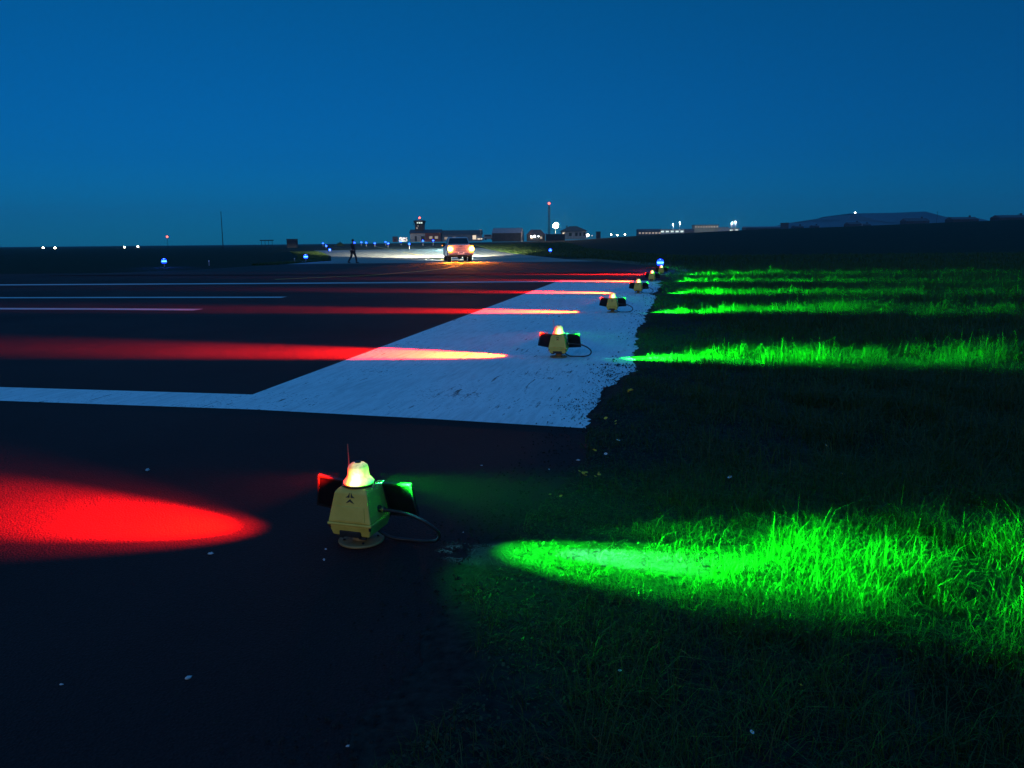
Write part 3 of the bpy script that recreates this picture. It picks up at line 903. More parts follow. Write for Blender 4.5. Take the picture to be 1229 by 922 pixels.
# ------------------------------------------------------------------ pickup
def make_pickup(loc, rz):
    t = thing('pickup_truck', 'white pickup seen from behind with amber lights flashing, on the taxiway', 'pickup truck', loc, rz)
    HW = 0.94
    # bed and lower body, with wheel arches cut into the side profile
    def arch(yc, r, n=9):
        return [(yc + r * math.cos(a), 0.42 + r * math.sin(a)) for a in np.linspace(0, math.pi, n)]
    low = [(0.10, 0.50)] + list(reversed(arch(1.15, 0.46))) + list(reversed(arch(4.35, 0.46))) + [(5.25, 0.45), (5.32, 0.75), (5.20, 1.02), (4.1, 1.14), (3.55, 1.20), (0.10, 1.28), (0.06, 1.2)]
    low[0] = (0.10, 0.55)
    body = MB().prism(low, -HW, HW).build('body', M['truck_white'], t, False, 0.035, 3)
    cab = MB()
    # cab greenhouse, narrower at the roof
    b0, b1 = [(1.75, 1.24), (3.75, 1.18)], [(1.98, 1.86), (3.05, 1.88)]
    vs = []
    for (y, z), hw in ((b0[0], 0.90), (b0[1], 0.90), (b1[1], 0.74), (b1[0], 0.74)):
        vs += [(-hw, y, z), (hw, y, z)]
    cab.add(vs, [(0, 1, 7, 6), (2, 4, 5, 3), (6, 7, 5, 4), (0, 6, 4, 2), (1, 3, 5, 7), (0, 2, 3, 1)])
    cab.build('cab', M['truck_white'], t, False, 0.04, 3)
    MB().add([(-0.80, 1.785, 1.36), (0.80, 1.785, 1.36), (0.68, 1.945, 1.80), (-0.68, 1.945, 1.80),
              (-0.80, 1.765, 1.36), (0.80, 1.765, 1.36), (0.68, 1.925, 1.80), (-0.68, 1.925, 1.80)],
             [(0, 1, 2, 3), (4, 5, 6, 7), (0, 1, 5, 4), (1, 2, 6, 5), (2, 3, 7, 6), (3, 0, 4, 7)]).build('rear_window', M['glass_dark'], t, False, 0.01)
    for sg in (-1, 1):
        MB().add([(sg * 0.893, 2.05, 1.32), (sg * 0.893, 3.45, 1.28), (sg * 0.765, 2.95, 1.79), (sg * 0.765, 2.12, 1.79),
                  (sg * 0.918, 2.05, 1.32), (sg * 0.918, 3.45, 1.28), (sg * 0.790, 2.95, 1.79), (sg * 0.790, 2.12, 1.79)],
                 [(0, 1, 2, 3), (4, 5, 6, 7), (0, 1, 5, 4), (1, 2, 6, 5), (2, 3, 7, 6), (3, 0, 4, 7)]).build('side_window', M['glass_dark'], t, False, 0.008)
    tg = MB().box((0, 0.045, 0.985), (1.36, 0.07, 0.62)).build('tailgate', M['truck_white'], t, False, 0.025, 3)
    MB().box((0, 0.005, 1.19), (0.24, 0.02, 0.055)).build('handle', M['metal_dark'], tg, False, 0.008)
    MB().box((0, 0.006, 1.02), (0.95, 0.008, 0.02)).box((0, 0.006, 0.86), (0.95, 0.008, 0.02)).build('crease', M['chrome'], tg)
    bp = MB().box((0, -0.03, 0.60), (1.78, 0.18, 0.16)).build('rear_bumper', M['chrome'], t, False, 0.03, 3)
    MB().box((0, -0.125, 0.62), (0.52, 0.012, 0.11)).build('number_plate', M['petal_w'], bp)
    for sg in (-1, 1):
        MB().box((sg * 0.20, -0.128, 0.695), (0.07, 0.03, 0.025)).build('plate_lamp', M['plate_lamp'], bp)
        tl = MB().box((sg * 0.815, 0.045, 0.97), (0.30, 0.10, 0.54)).build('tail_lamp', M['amber_lamp'], t, False, 0.02, 2)
        lamp('POINT', 'tail_light', t, (sg * 0.86, -0.35, 1.0), 42, (1.0, 0.16, 0.03), 0.10)  # added amber fill hung behind the lamp, tints the tailgate like bloom
        lamp('SPOT', 'tail_beam', t, (sg * 0.82, -0.20, 0.98), 3600, (1.0, 0.22, 0.012), 0.10, (sg * 0.1, -1, -0.75), 95, 1.0)
        MB().lathe([(0.19, 0.0), (0.195, 0.02), (0.14, 0.07), (0.04, 0.09)], 20, (sg * 0.815, -0.006, 0.98), (0, -1, 0)).build('bulb_lens', M['amber_bulb'], tl, True)  # glowing disc widened to imitate the bloom of the amber lamp
        for yc in (1.15, 4.35):
            w = bpy.data.objects.new('wheel', None); COL.objects.link(w); w.parent = t; w.location = (sg * 0.80, yc, 0.39)
            w.empty_display_size = 0.1
            MB().lathe([(0.24, -0.12), (0.36, -0.125), (0.39, -0.09), (0.39, 0.09), (0.36, 0.125), (0.24, 0.12)], 28, (0, 0, 0), (1, 0, 0)).build('tyre', M['rubber'], w, True)
            MB().lathe([(0.235, -0.09), (0.235, 0.09), (0.20, 0.105), (0.06, 0.07), (0.05, 0.09)], 20, (0, 0, 0), (sg, 0, 0)).build('rim', M['chrome'], w, True)
        mi = MB().box((sg * 1.06, 3.35, 1.30), (0.22, 0.10, 0.22)).box((sg * 0.93, 3.36, 1.26), (0.10, 0.05, 0.06)).build('mirror', M['metal_dark'], t, False, 0.02)
        MB().box((sg * 1.15, 3.29, 1.24), (0.07, 0.03, 0.06)).build('indicator', M['amber_lamp'], mi, False, 0.01)
        MB().box((sg * 0.70, 5.25, 0.84), (0.36, 0.12, 0.20)).build('headlamp', M['head_lamp'], t, False, 0.03)
        lamp('SPOT', 'head_light', t, (sg * 0.70, 5.42, 0.86), 6000, (1.0, 0.96, 0.82), 0.08, (sg * 0.12, 1, -0.08), 75, 1.0)
        hb = lamp('SPOT', 'high_beam', t, (sg * 0.70, 5.42, 0.90), 1900000, (1.0, 0.95, 0.78), 0.08, (sg * 0.05, 1, -0.034), 5.0, 1.0)
        hb.scale = (8, 1, 1)
    ax = MB().tube([(-0.72, 1.15, 0.40), (0.72, 1.15, 0.40)], 0.055, 10).build('axle', M['metal_dark'], t, True)
    MB().ball((0, 1.15, 0.38), 0.17, 12, 8).build('differential', M['metal_dark'], ax, True)
    MB().box((0, 2.7, 0.53), (0.9, 4.2, 0.10)).build('chassis', M['metal_dark'], t)
    return t


tp = G(554.5, 314.6)
make_pickup((tp.x, tp.y - 1.0, 0.03), R(9.5))

# ------------------------------------------------------------------ person
def skinned(name, joints, edges, radii, mat, parent=None, sub=1):
    me = bpy.data.meshes.new(name)
    me.from_pydata([tuple(j) for j in joints], edges, [])
    o = bpy.data.objects.new(name, me); COL.objects.link(o)
    s = o.modifiers.new('skin', 'SKIN'); s.use_smooth_shade = True
    for i, r in enumerate(radii):
        sv = me.skin_vertices[0].data[i]
        sv.radius = r if isinstance(r, tuple) else (r, r)
        sv.use_root = (i == 0)
    sb = o.modifiers.new('sub', 'SUBSURF'); sb.levels = sub; sb.render_levels = sub
    dg = bpy.context.evaluated_depsgraph_get()
    dg.update()
    m2 = bpy.data.meshes.new_from_object(o.evaluated_get(dg))
    bpy.data.objects.remove(o)
    m2.materials.clear(); m2.materials.append(mat)
    for p in m2.polygons:
        p.use_smooth = True
    o2 = bpy.data.objects.new(name, m2); COL.objects.link(o2)
    if parent is not None:
        o2.parent = parent
    return o2


def make_person(loc, rz):
    t = thing('person', 'person in dark clothes walking across the taxiway left of the pickup', 'person', loc, rz)
    # local: facing +x, mid stride; left is +y
    J = [(0, 0, 0.94), (0.01, 0, 1.12), (0.03, 0, 1.34), (0.04, 0, 1.50), (0.06, 0, 1.60), (0.065, 0, 1.70),     # pelvis .. head
         (0.03, 0.17, 1.42), (-0.05, 0.22, 1.15), (0.06, 0.22, 0.92), (0.10, 0.21, 0.85),                        # left arm 6-9
         (0.03, -0.17, 1.42), (0.07, -0.22, 1.15), (0.24, -0.20, 1.00), (0.30, -0.19, 0.96),                     # right arm 10-13
         (0.0, 0.10, 0.88), (0.20, 0.10, 0.50), (0.24, 0.10, 0.09), (0.40, 0.10, 0.04),                          # left leg 14-17
         (0.0, -0.10, 0.88), (-0.10, -0.10, 0.49), (-0.36, -0.10, 0.13), (-0.26, -0.10, 0.04)]                   # right leg 18-21
    E = [(0, 1), (1, 2), (2, 3), (3, 4), (4, 5), (2, 6), (6, 7), (7, 8), (8, 9), (2, 10), (10, 11), (11, 12), (12, 13), (0, 14), (14, 15), (15, 16), (16, 17), (0, 18), (18, 19), (19, 20), (20, 21)]
    Rr = [(0.13, 0.10), (0.14, 0.10), (0.15, 0.10), 0.055, 0.075, 0.085, 0.05, 0.042, 0.033, 0.035, 0.05, 0.042, 0.033, 0.035, 0.085, 0.058, 0.042, 0.035, 0.085, 0.058, 0.042, 0.035]
    skinned('body', J, E, Rr, M['skin'], t)
    jk = [0, 1, 2, 3, 6, 7, 8, 10, 11, 12]
    mp = {j: i for i, j in enumerate(jk)}
    def grow(r, k):
        return tuple(q + k for q in r) if isinstance(r, tuple) else r + k
    skinned('jacket', [J[j] for j in jk], [(mp[a], mp[b]) for a, b in E if a in mp and b in mp], [grow(Rr[j], 0.025 if j != 3 else 0.02) for j in jk], M['jacket'], t)
    tk = [0, 14, 15, 16, 18, 19, 20]
    mp = {j: i for i, j in enumerate(tk)}
    skinned('trousers', [J[j] for j in tk], [(mp[a], mp[b]) for a, b in E if a in mp and b in mp], [grow(Rr[j], 0.018) for j in tk], M['cloth_dark'], t)
    for a, b in ((16, 17), (20, 21)):
        p, q = Vector(J[a]), Vector(J[b])
        MB().tube([p + Vector((-0.05, 0, -0.02)), p.lerp(q, 0.5), q + Vector((0.04, 0, 0))], 0.055, 10, 0.045).build('boot', M['black'], t, True)
    MB().ball((0.05, 0, 1.715), 0.105, 14, 8, (1.0, 0.85, 0.95)).build('hair', M['hair'], t, True)
    return t


pp = G(424, 316.4)
make_person((pp.x, pp.y, 0.01), R(-25))

# ------------------------------------------------------------------ far buildings
def part_box(name, mat, parent, c, s):
    return MB().box(c, s).build(name, mat, parent)


def windows(parent, rects, y, mat, frame=True):
    """windows on a wall face at local y: (x centre, z centre, w, h)"""
    for x, z, w, h in rects:
        f = MB().box((x, y - 0.03, z), (w + 0.16, 0.06, h + 0.16)).build('window', M['wall_grey'], parent)
        MB().box((x, y - 0.07, z), (w, 0.03, h)).build('pane', mat, f)


def gable(parent, w, d, h, rh, wall, roof, over=0.3, along='x', z0=0.0):
    b = MB().box((0, 0, h / 2 + z0), (w, d, h)).build('wall', wall, parent)
    if along == 'x':
        prof = [(-d / 2 - over, h + z0 + 0.002), (d / 2 + over, h + z0 + 0.002), (0, h + rh + z0)]
        r = MB().prism(prof, -w / 2 - over, w / 2 + over, 'yz')
    else:
        prof = [(-w / 2 - over, h + z0 + 0.002), (w / 2 + over, h + z0 + 0.002), (0, h + rh + z0)]
        r = MB().prism(prof, -d / 2 - over, d / 2 + over, 'xz')
    return b, r.build('roof', roof, parent)


def hip(parent, w, d, h, rh, wall, roof, over=0.5, ridge=0.45):
    MB().box((0, 0, h / 2), (w, d, h)).build('wall', wall, parent)
    a, b = w / 2 + over, d / 2 + over
    r = w / 2 * ridge
    vs = [(-a, -b, h + .003), (a, -b, h + .003), (a, b, h + .003), (-a, b, h + .003), (-r, 0, h + rh), (r, 0, h + rh)]
    return MB().add(vs, [(3, 2, 1, 0), (0, 1, 5, 4), (2, 3, 4, 5), (1, 2, 5), (3, 0, 4)]).build('roof', roof, parent)


def base_at(pxc, py, D):
    p = P(pxc, py, D)
    return p


K = 300.0 / F   # metres per picture unit at 300 m
# control tower building
b = base_at(512, 290.4, 300)
t = thing('control_tower', 'control tower with lit glass cab rising from a low pale building', 'control tower', b)
gable(t, 11.6, 8, 3.3, 1.35, M['wall_red'], M['roof'])
MB().box((-2.9, -4.04, 1.55), (5.6, 0.12, 3.1)).build('facade', M['wall_pale'], t)
for x in (-3.6, -0.9):
    f = MB().box((x, -4.13, 1.2), (0.8 if x < -2 else 1.4, 0.06, 1.9)).build('door', M['wall_dark'], t)
windows(t, [(2.1, 1.6, 1.2, 0.9), (4.2, 1.6, 1.2, 0.9)], -4.0, M['dim_window'])
MB().box((-2.4, 0.0, 5.2), (3.4, 3.4, 2.4)).build('tower_shaft', M['wall_dark'], t)
windows(t, [(-3.3, 5.2, 0.5, 0.5), (-2.9, 6.0, 0.35, 0.3)], -1.7, M['dim_window'])
cb = MB().loft([(6.42, 1.7, 1.7, -2.4, 0), (7.7, 2.05, 2.05, -2.4, 0)]).build('cab', M['glass_dark'], t)
for x in (-3.1, -2.3, -1.5):
    MB().box((x, -1.95, 7.15), (0.62 if x > -3 else 0.4, 0.14, 0.5), Matrix.Rotation(0.25, 3, 'X')).build('cab_window', M['lit_window_cool'], cb)
MB().loft([(7.705, 2.2, 2.2, -2.4, 0), (7.95, 2.2, 2.2, -2.4, 0), (8.15, 1.2, 1.2, -2.4, 0)]).build('cab_roof', M['wall_dark'], t)
MB().tube([(-4.4, -1.0, 6.3), (-4.6, -1.2, 6.4), (-4.6, -1.2, 7.0)], 0.1, 6).build('dish_arm', M['metal_dark'], t)
ob = MB().tube([(-2.4, 0, 8.15), (-2.4, 0, 8.9)], 0.07, 6).build('beacon_post', M['metal_dark'], t)
MB().ball((-2.4, 0, 9.05), 0.34, 10, 6).build('beacon', M['red_lamp'], ob, True)

b = base_at(484.5, 290.3, 290)
t = thing('cabin', 'small white cabin with one dark window left of the control tower', 'cabin', b)
gable(t, 2.9, 2.4, 1.55, 0.18, M['petal_w'], M['petal_w'], 0.05)
MB().box((0.75, -1.23, 0.75), (0.65, 0.06, 0.4)).build('window', M['glass_dark'], t)
lamp('POINT', 'door_light', t, (-0.4, -4.5, 2.4), 900, (1.0, 0.9, 0.75), 0.2)
MB().tube([(-0.4, -4.5, 0), (-0.4, -4.5, 2.2)], 0.05, 6).build('lamp_post', M['galv'], t)

b = base_at(474.5, 290.6, 300)
t = thing('shed', 'tiny dark shed beside a pinkish one, left of the white cabin', 'shed', b)
gable(t, 1.8, 1.6, 1.2, 0.9, M['wall_red'], M['roof_tile'], 0.1)
MB().box((0, -0.82, 0.6), (0.7, 0.05, 1.1)).build('door', M['wall_dark'], t)

# long low hall behind the pickup
b = base_at(555, 290, 330)
t = thing('hall', 'long low hall with shallow roof behind the pickup', 'hall', b)
gable(t, 16.5, 9, 3.0, 1.7, M['wall_grey'], M['roof_tile'])
windows(t, [(-6.5, 1.4, 1.4, 1.0), (-3.2, 1.4, 1.4, 1.0), (6.5, 1.4, 1.6, 1.0)], -4.5, M['dim_window'])
b = base_at(569.5, 288.5, 270)
t = thing('kiosk', 'tall cream kiosk lit from inside, just right of the pickup cab', 'kiosk', b)
MB().box((0, 0, 0.95), (1.5, 1.4, 1.9)).build('wall', M['wall_pale'], t)
MB().box((0, -0.72, 1.0), (1.2, 0.06, 1.4)).build('window', M['lit_window'], t)
MB().box((0, 0, 1.95), (1.7, 1.6, 0.1)).build('roof', M['roof'], t)
b = base_at(577, 288.6, 275)
t = thing('hut', 'low cream hut with lit front beneath the white lamp post', 'hut', b)
gable(t, 2.5, 2.0, 0.9, 0.3, M['wall_pale'], M['roof_sheet'], 0.1)
MB().box((-0.3, -1.02, 0.5), (1.6, 0.05, 0.5)).build('window', M['lit_window'], t)
b = base_at(577, 288.4, 272)
t = thing('lamp_post', 'thin white lamp post above the low cream hut', 'lamp post', b)
MB().tube([(0, 0, 0), (0, 0, 3.5)], 0.10, 8, 0.07).build('pole', M['wall_pale'], t)
MB().box((0, 0, 3.55), (0.8, 0.25, 0.14)).build('lamp_head', M['dim_window'], t)
b = base_at(587, 288.3, 290)
t = thing('parked_van', 'pale van with bright front lamp parked left of the hangar', 'van', b)
MB().prism([(-1.9, 0.35), (1.9, 0.35), (1.9, 1.2), (1.3, 1.35), (0.9, 2.05), (-1.9, 2.05)], -0.9, 0.9, 'xz').build('body', M['wall_pale'], t, False, 0.06)
MB().box((-0.4, -0.91, 1.6), (2.2, 0.04, 0.45)).build('window', M['glass_dark'], t)
for x in (-1.2, 1.2):
    MB().lathe([(0.36, -0.1), (0.38, 0.0), (0.36, 0.1)], 14, (x, -0.82, 0.38), (0, 1, 0)).build('wheel', M['rubber'], t)
MB().ball((1.75, -0.8, 1.35), 0.26, 10, 6).build('headlamp', M['cool_lamp'], t)

# hangar with pale lit gable
b = base_at(609.5, 290.2, 290)
t = thing('hangar', 'dark hangar with grey sheet roof and brightly lit gable end', 'hangar', b)
gable(t, 10.6, 7, 3.1, 1.9, M['wall_dark'], M['roof_sheet'], 0.15)
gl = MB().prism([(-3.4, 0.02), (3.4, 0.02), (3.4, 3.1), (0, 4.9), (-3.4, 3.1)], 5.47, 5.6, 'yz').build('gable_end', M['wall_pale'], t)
MB().box((5.62, 0, 1.3), (0.06, 1.0, 2.4)).build('door', M['wall_grey'], gl)
MB().box((-3.0, -3.55, 1.4), (2.4, 0.1, 2.6)).build('door', M['silhouette'], t)
t.rotation_euler = (0, 0, R(-9))
# bungalow with low curved roof
b = base_at(643, 289.6, 290)
t = thing('bungalow', 'brown roofed bungalow with bright porch lamps right of the hangar', 'house', b)
hip(t, 6.6, 6, 2.2, 2.0, M['wall_dark'], M['roof_tile'], 0.35, 0.55)
windows(t, [(-1.6, 1.25, 0.9, 0.8), (1.9, 1.25, 0.8, 0.8)], -3.0, M['dim_window'])
for x, r in ((-1.75, 0.2), (-0.5, 0.34), (0.9, 0.18)):
    MB().ball((x, -3.35, 1.75), r, 8, 6).build('porch_lamp', M['cool_lamp'], t)
# radio mast
b = base_at(659, 289.8, 285)
t = thing('radio_mast', 'tall lattice mast with a red light on top beside the floodlight', 'mast', b)
mt = MB()
H = 12.9
for a in range(3):
    ca, sa = math.cos(a * 2.094 + 0.5), math.sin(a * 2.094 + 0.5)
    mt.tube([(0.45 * ca, 0.45 * sa, 0), (0.30 * ca, 0.30 * sa, H)], 0.075, 6)
for k in range(22):
    z = k * H / 22
    r0 = 0.45 - 0.15 * z / H
    for a in range(3):
        p, q = a * 2.094 + 0.5, (a + 1) * 2.094 + 0.5
        mt.tube([(r0 * math.cos(p), r0 * math.sin(p), z), (r0 * math.cos(q), r0 * math.sin(q), z + H / 22)], 0.045, 4)
mt.build('lattice', M['metal_dark'], t)
MB().tube([(0, 0, H - 0.3), (0, 0, H + 0.3)], 0.1, 6).build('lamp_bracket', M['metal_dark'], t)
MB().ball((0, 0, H + 0.62), 0.38, 10, 6).build('obstruction_lamp', M['red_lamp'], t, True)
lamp('POINT', 'obstruction_glow', t, (0, -0.6, H + 0.9), 120, (1.0, 0.08, 0.05), 0.2)
# floodlight, its heads multiplied to fill out the bloom
b = base_at(666.5, 289, 280)
t = thing('floodlight', 'dazzling warm floodlight cluster on a pole between mast and pale house', 'floodlight', b)
MB().tube([(0, 0, 0), (0, 0, 4.6)], 0.11, 8).build('pole', M['galv'], t)
MB().box((0, 0, 4.7), (1.9, 0.16, 0.16)).box((0, 0, 5.7), (1.7, 0.16, 0.16)).box((0, 0.0, 5.2), (0.16, 0.18, 1.3)).build('crossarm', M['galv'], t)
for x, z, r in ((-0.62, 4.86, 0.30), (0.02, 4.72, 0.34), (0.66, 4.90, 0.30), (-0.42, 5.46, 0.36), (0.36, 5.42, 0.40), (0.10, 6.05, 0.30), (0.62, 6.0, 0.24)):
    hd = MB().lathe([(r * 0.55, 0.0), (r * 1.02, -0.22), (r * 1.05, -0.30)], 16, (x, -0.06, z), (0, 1, 0)).build('lamp_head', M['metal_dark'], t, True)
    MB().lathe([(r, 0.0), (r * 0.8, 0.07), (r * 0.3, 0.11)], 16, (x, -0.37, z), (0, -1, 0)).build('lamp_glass', M['flood_lamp'], hd, True)
lamp('POINT', 'flood_light', t, (0, -0.9, 5.3), 9000, (1.0, 0.78, 0.48), 0.5)
# dark compound wall
b = base_at(666.5, 292.6, 255)
t = thing('compound_wall', 'dark block wall of a compound below the floodlight', 'wall', b)
MB().box((0, 0, 1.5), (6.2, 0.3, 3.2)).build('panel', M['silhouette'], t)
for x in (-3.0, 0.0, 3.0):
    MB().box((x, -0.2, 1.6), (0.25, 0.25, 3.5)).build('post', M['wall_dark'], t)
# pale house with hipped roof
b = base_at(688, 287.2, 300)
t = thing('house', 'pale house with brown hipped roof and dark windows right of the floodlight', 'house', b)
hip(t, 9.2, 7, 3.0, 1.9, M['wall_pale'], M['roof_tile'], 0.6, 0.30)
windows(t, [(-3.9, 1.9, 0.9, 1.2)], -3.5, M['lit_window'])
windows(t, [(-1.4, 1.8, 1.0, 1.2), (0.9, 1.8, 0.9, 1.2), (2.4, 1.8, 0.7, 1.2), (3.9, 1.8, 0.6, 1.2)], -3.5, M['glass_dark'])
MB().box((-2.5, 0.3, 4.6), (0.6, 0.6, 1.1)).build('chimney', M['wall_grey'], t)
b = base_at(675.5, 281.2, 262)
# small street lamps and lit doorways to the right
def street_lamp(px_, py_, D, lab, drop, r=0.3, mat='cool_lamp', grp='small lamps on the skyline', power=0, arm=0.0):
    p = P(px_, py_, D)
    t = thing('street_lamp', lab, 'street lamp', (p.x, p.y, p.z - drop), 0, grp)
    pts = [(arm, 0, 0), (arm, 0, drop - 0.25)]
    if arm:
        pts.append((0, 0, drop - 0.02))
    MB().tube(pts, 0.028 * D / 100 * 0.5 + 0.04, 6).build('pole', M['galv'], t)
    MB().ball((0, 0, drop), r, 10, 6, (1, 1, 0.85)).build('lamp_head', M[mat], t, True)
    if power:
        lamp('POINT', 'lamp_glow', t, (0, -r - 0.3, drop - r - 0.3), power, (0.9, 0.95, 1.0), 0.2)
    return t


street_lamp(705.5, 282.4, 300, 'round white lamp right beside the pale hipped roof house', 2.0, 0.50, 'white_lamp')
street_lamp(710.5, 282.9, 320, 'weak white lamp just right of the round bright one', 1.8, 0.25, 'lit_window')
b = base_at(718, 288, 280)
t = thing('shed', 'small dark flat roofed shed right of the two white lamps', 'shed', b)
MB().box((0, 0, 1.4), (1.5, 1.5, 2.8)).build('wall', M['wall_dark'], t)
MB().box((0, 0, 2.86), (1.8, 1.8, 0.12)).build('roof', M['roof'], t)
for x_, y_, lab in ((733.5, 281.6, 'faint white lamp at the left end of the far terminal'), (741.0, 282.4, 'faint white lamp between two dark humps before the terminal'), (750.0, 281.6, 'third faint white lamp towards the dark sheds of the terminal')):
    street_lamp(x_, y_, 420, lab, 2.0, 0.34, 'white_lamp')
# far sheds and terminal, floodlit
D = 620.0; k = D / F
def far_box(name, lab, cat, x0, x1, y0, y1, wall, roof, winrow=None, D=D, rh=0.0):
    k = D / F
    p = base_at((x0 + x1) / 2, y1, D)
    t = thing(name, lab, cat, p)
    w, h = (x1 - x0) * k, (y1 - y0) * k
    MB().box((0, 0, h / 2 - 1.5), (w, 9, h + 3)).build('wall', wall, t)
    if rh:
        MB().prism([(-4.8, h + 0.01), (4.8, h + 0.01), (0, h + rh)], -w / 2 - 0.3, w / 2 + 0.3, 'yz').build('roof', roof, t)
    else:
        MB().box((0, 0, h + 0.16), (w + 0.6, 9.6, 0.3)).build('roof', roof, t)
    if winrow:
        n, ww, wh, zc, mat = winrow
        windows(t, [((i + 0.5) / n * w - w / 2, zc * h, ww, wh) for i in range(n)], -4.5, mat)
    return t, w, h


far_box('warehouse', 'long dark warehouse at the left end of the far terminal group', 'warehouse', 765, 792, 277, 283, M['wall_dark'], M['roof'], (7, 1.6, 1.2, 0.5, M['dim_window']), rh=1.2)
far_box('terminal_hall', 'white floodlit terminal hall below the left pair of tall lamps', 'terminal', 791, 819.5, 276.0, 281.5, M['wall_pale'], M['roof_sheet'], (5, 2.4, 1.2, 0.6, M['lit_window_cool']))
tm, w, h = far_box('terminal_building', 'largest olive grey block of the far terminal with upper storey windows', 'terminal', 832, 860, 270.8, 280, M['wall_olive'], M['roof'], (9, 0.9, 1.0, 0.78, M['dim_window']))
far_box('terminal_annex', 'low stepped annex right of the olive grey terminal block', 'annex', 860, 872, 273.6, 279.5, M['wall_pale'], M['roof_sheet'])
far_box('store', 'pale flat roofed store below the right pair of tall lamps', 'store', 872.5, 885, 274.6, 279.5, M['wall_pale'], M['roof_sheet'], (2, 2.2, 1.0, 0.6, M['lit_window_cool']))
far_box('warehouse', 'dark low shed in the gap before the olive grey block', 'shed', 820.5, 831, 276.5, 281, M['wall_dark'], M['roof'], rh=1.0)
for x_, y_, lab in ((807.8, 269.4, 'left lamp of the left pair over the terminal'), (816.0, 267.4, 'right taller lamp of the left pair over the terminal'),
                    (878.6, 267.6, 'left lamp of the right pair over the pale store'), (882.7, 266.4, 'right taller lamp of the right pair over the pale store')):
    street_lamp(x_, y_, 590, lab, 7.5, 0.36, 'cool_lamp', 'tall lamps over the far terminal', 3500)
# right skyline: sheds, farmhouses, hill
far_box('long_shed', 'long dark shed with pale roof strip right of the terminal', 'shed', 893, 938, 273.4, 279, M['wall_dark'], M['roof_sheet'], None, 520, 0.8)
far_box('chimney_block', 'small dark block standing up at the left foot of the hill', 'block', 939.5, 943, 268.5, 276, M['wall_dark'], M['roof'], None, 480)
def cottage(x0, x1, ytop, ybase, D, lab, pale=False):
    k = D / F
    p = base_at((x0 + x1) / 2, ybase - 1.3, D)
    t = thing('farmhouse', lab, 'farmhouse', p, 0, 'farmhouses on the right skyline')
    w, h = (x1 - x0) * k, (ybase - ytop) * k
    gable(t, w, 6.0, h * 0.55, h * 0.45, M['silhouette'], M['roof'], 0.1)
    MB().box((0, 0, -1.5), (w, 6, 3)).build('plinth', M['silhouette'], t)
    MB().box((w * 0.3, 0, h + 0.2), (0.6, 0.6, 0.9)).build('chimney', M['wall_dark'], t)
    if pale:
        MB().prism([(-2.9, 0), (2.9, 0), (2.9, h * 0.55), (0, h), (-2.9, h * 0.55)], w / 2 + 0.02, w / 2 + 0.2, 'yz').build('gable_end', M['petal_w'], t)
    return t
cottage(952, 962, 272.3, 275.5, 420, 'smallest dark farmhouse at the left end of the hill foot')
cottage(974, 981, 271.8, 274.5, 420, 'small farmhouse with pale gable near the hill foot', True)
cottage(1016, 1031, 268.2, 273.5, 400, 'dark farmhouse with white gable below the hill summit', True)
cottage(1033, 1042, 269.8, 273, 400, 'low dark outbuilding right of the white gabled farmhouse')
cottage(1084, 1111, 263.6, 271, 380, 'broad dark farmhouse at the right foot of the hill')
cottage(1139, 1169, 262.2, 268.5, 330, 'long dark farmhouse with flat ridge further right on the skyline')
cottage(1194, 1232, 259.8, 266.5, 300, 'long dark barn at the right edge of the picture')
for (x_, y0, y1, D, lab) in ((1124, 253.5, 268, 360, 'thin utility pole between two farmhouses right of the hill'), (1222, 256, 266, 300, 'short pole rising above the barn at the right edge')):
    p = P(x_, y1, D); tpz = P(x_, y0, D)
    t = thing('utility_pole', lab, 'utility pole', p)
    hgt = tpz.z - p.z
    MB().tube([(0, 0, -1.5), (0, 0, hgt)], 0.09, 6, 0.06).build('pole', M['silhouette'], t)
    MB().box((0, 0, hgt - 0.5), (1.3, 0.08, 0.08)).build('crossarm', M['silhouette'], t)

# distant hill
D = 1500.0
prof_px = [(925, 276), (940, 272), (965, 266.5), (985, 263.5), (1005, 260), (1020, 257.2), (1030, 256.3), (1050, 255.8), (1062, 256.6), (1075, 260), (1088, 263.5), (1102, 266.5), (1122, 271), (1160, 277), (1200, 281)]
vs, fs = [], []
rowsn = 9
for j in range(rowsn):
    u = j / (rowsn - 1)                                       # 0 near foot .. 0.5 ridge .. 1 far foot
    hfac = math.sin(math.pi * u) ** 0.8 if 0 < u < 1 else 0
    for i, (x_, y_) in enumerate(prof_px):
        p = P(x_, y_, D)
        dy = (u - 0.5) * 900
        vs.append((p.x + 22 * math.sin(i * 2.1 + j), p.y + dy, -5 + (p.z + 5) * hfac + (3 * math.sin(i * 1.7 + j * 2.3) if 0 < u < 1 and j != 4 else 0)))
n = len(prof_px)
for j in range(rowsn - 1):
    for i in range(n - 1):
        fs.append((j * n + i, j * n + i + 1, (j + 1) * n + i + 1, (j + 1) * n + i))
mb = MB(); mb.add(vs, fs)
structure(mb.build('hill', M['hill'], smooth=True))
p = P(1026.3, 255.4, D)
t = thing('summit_beacon', 'single white light on a small mast at the hill summit', 'beacon', (p.x, p.y, p.z - 5))
MB().tube([(0, 0, 0), (0, 0, 4.2)], 0.5, 6, 0.3).build('mast', M['silhouette'], t)
MB().ball((0, 0, 5), 1.3, 10, 6).build('beacon_lamp', M['cool_lamp'], t)

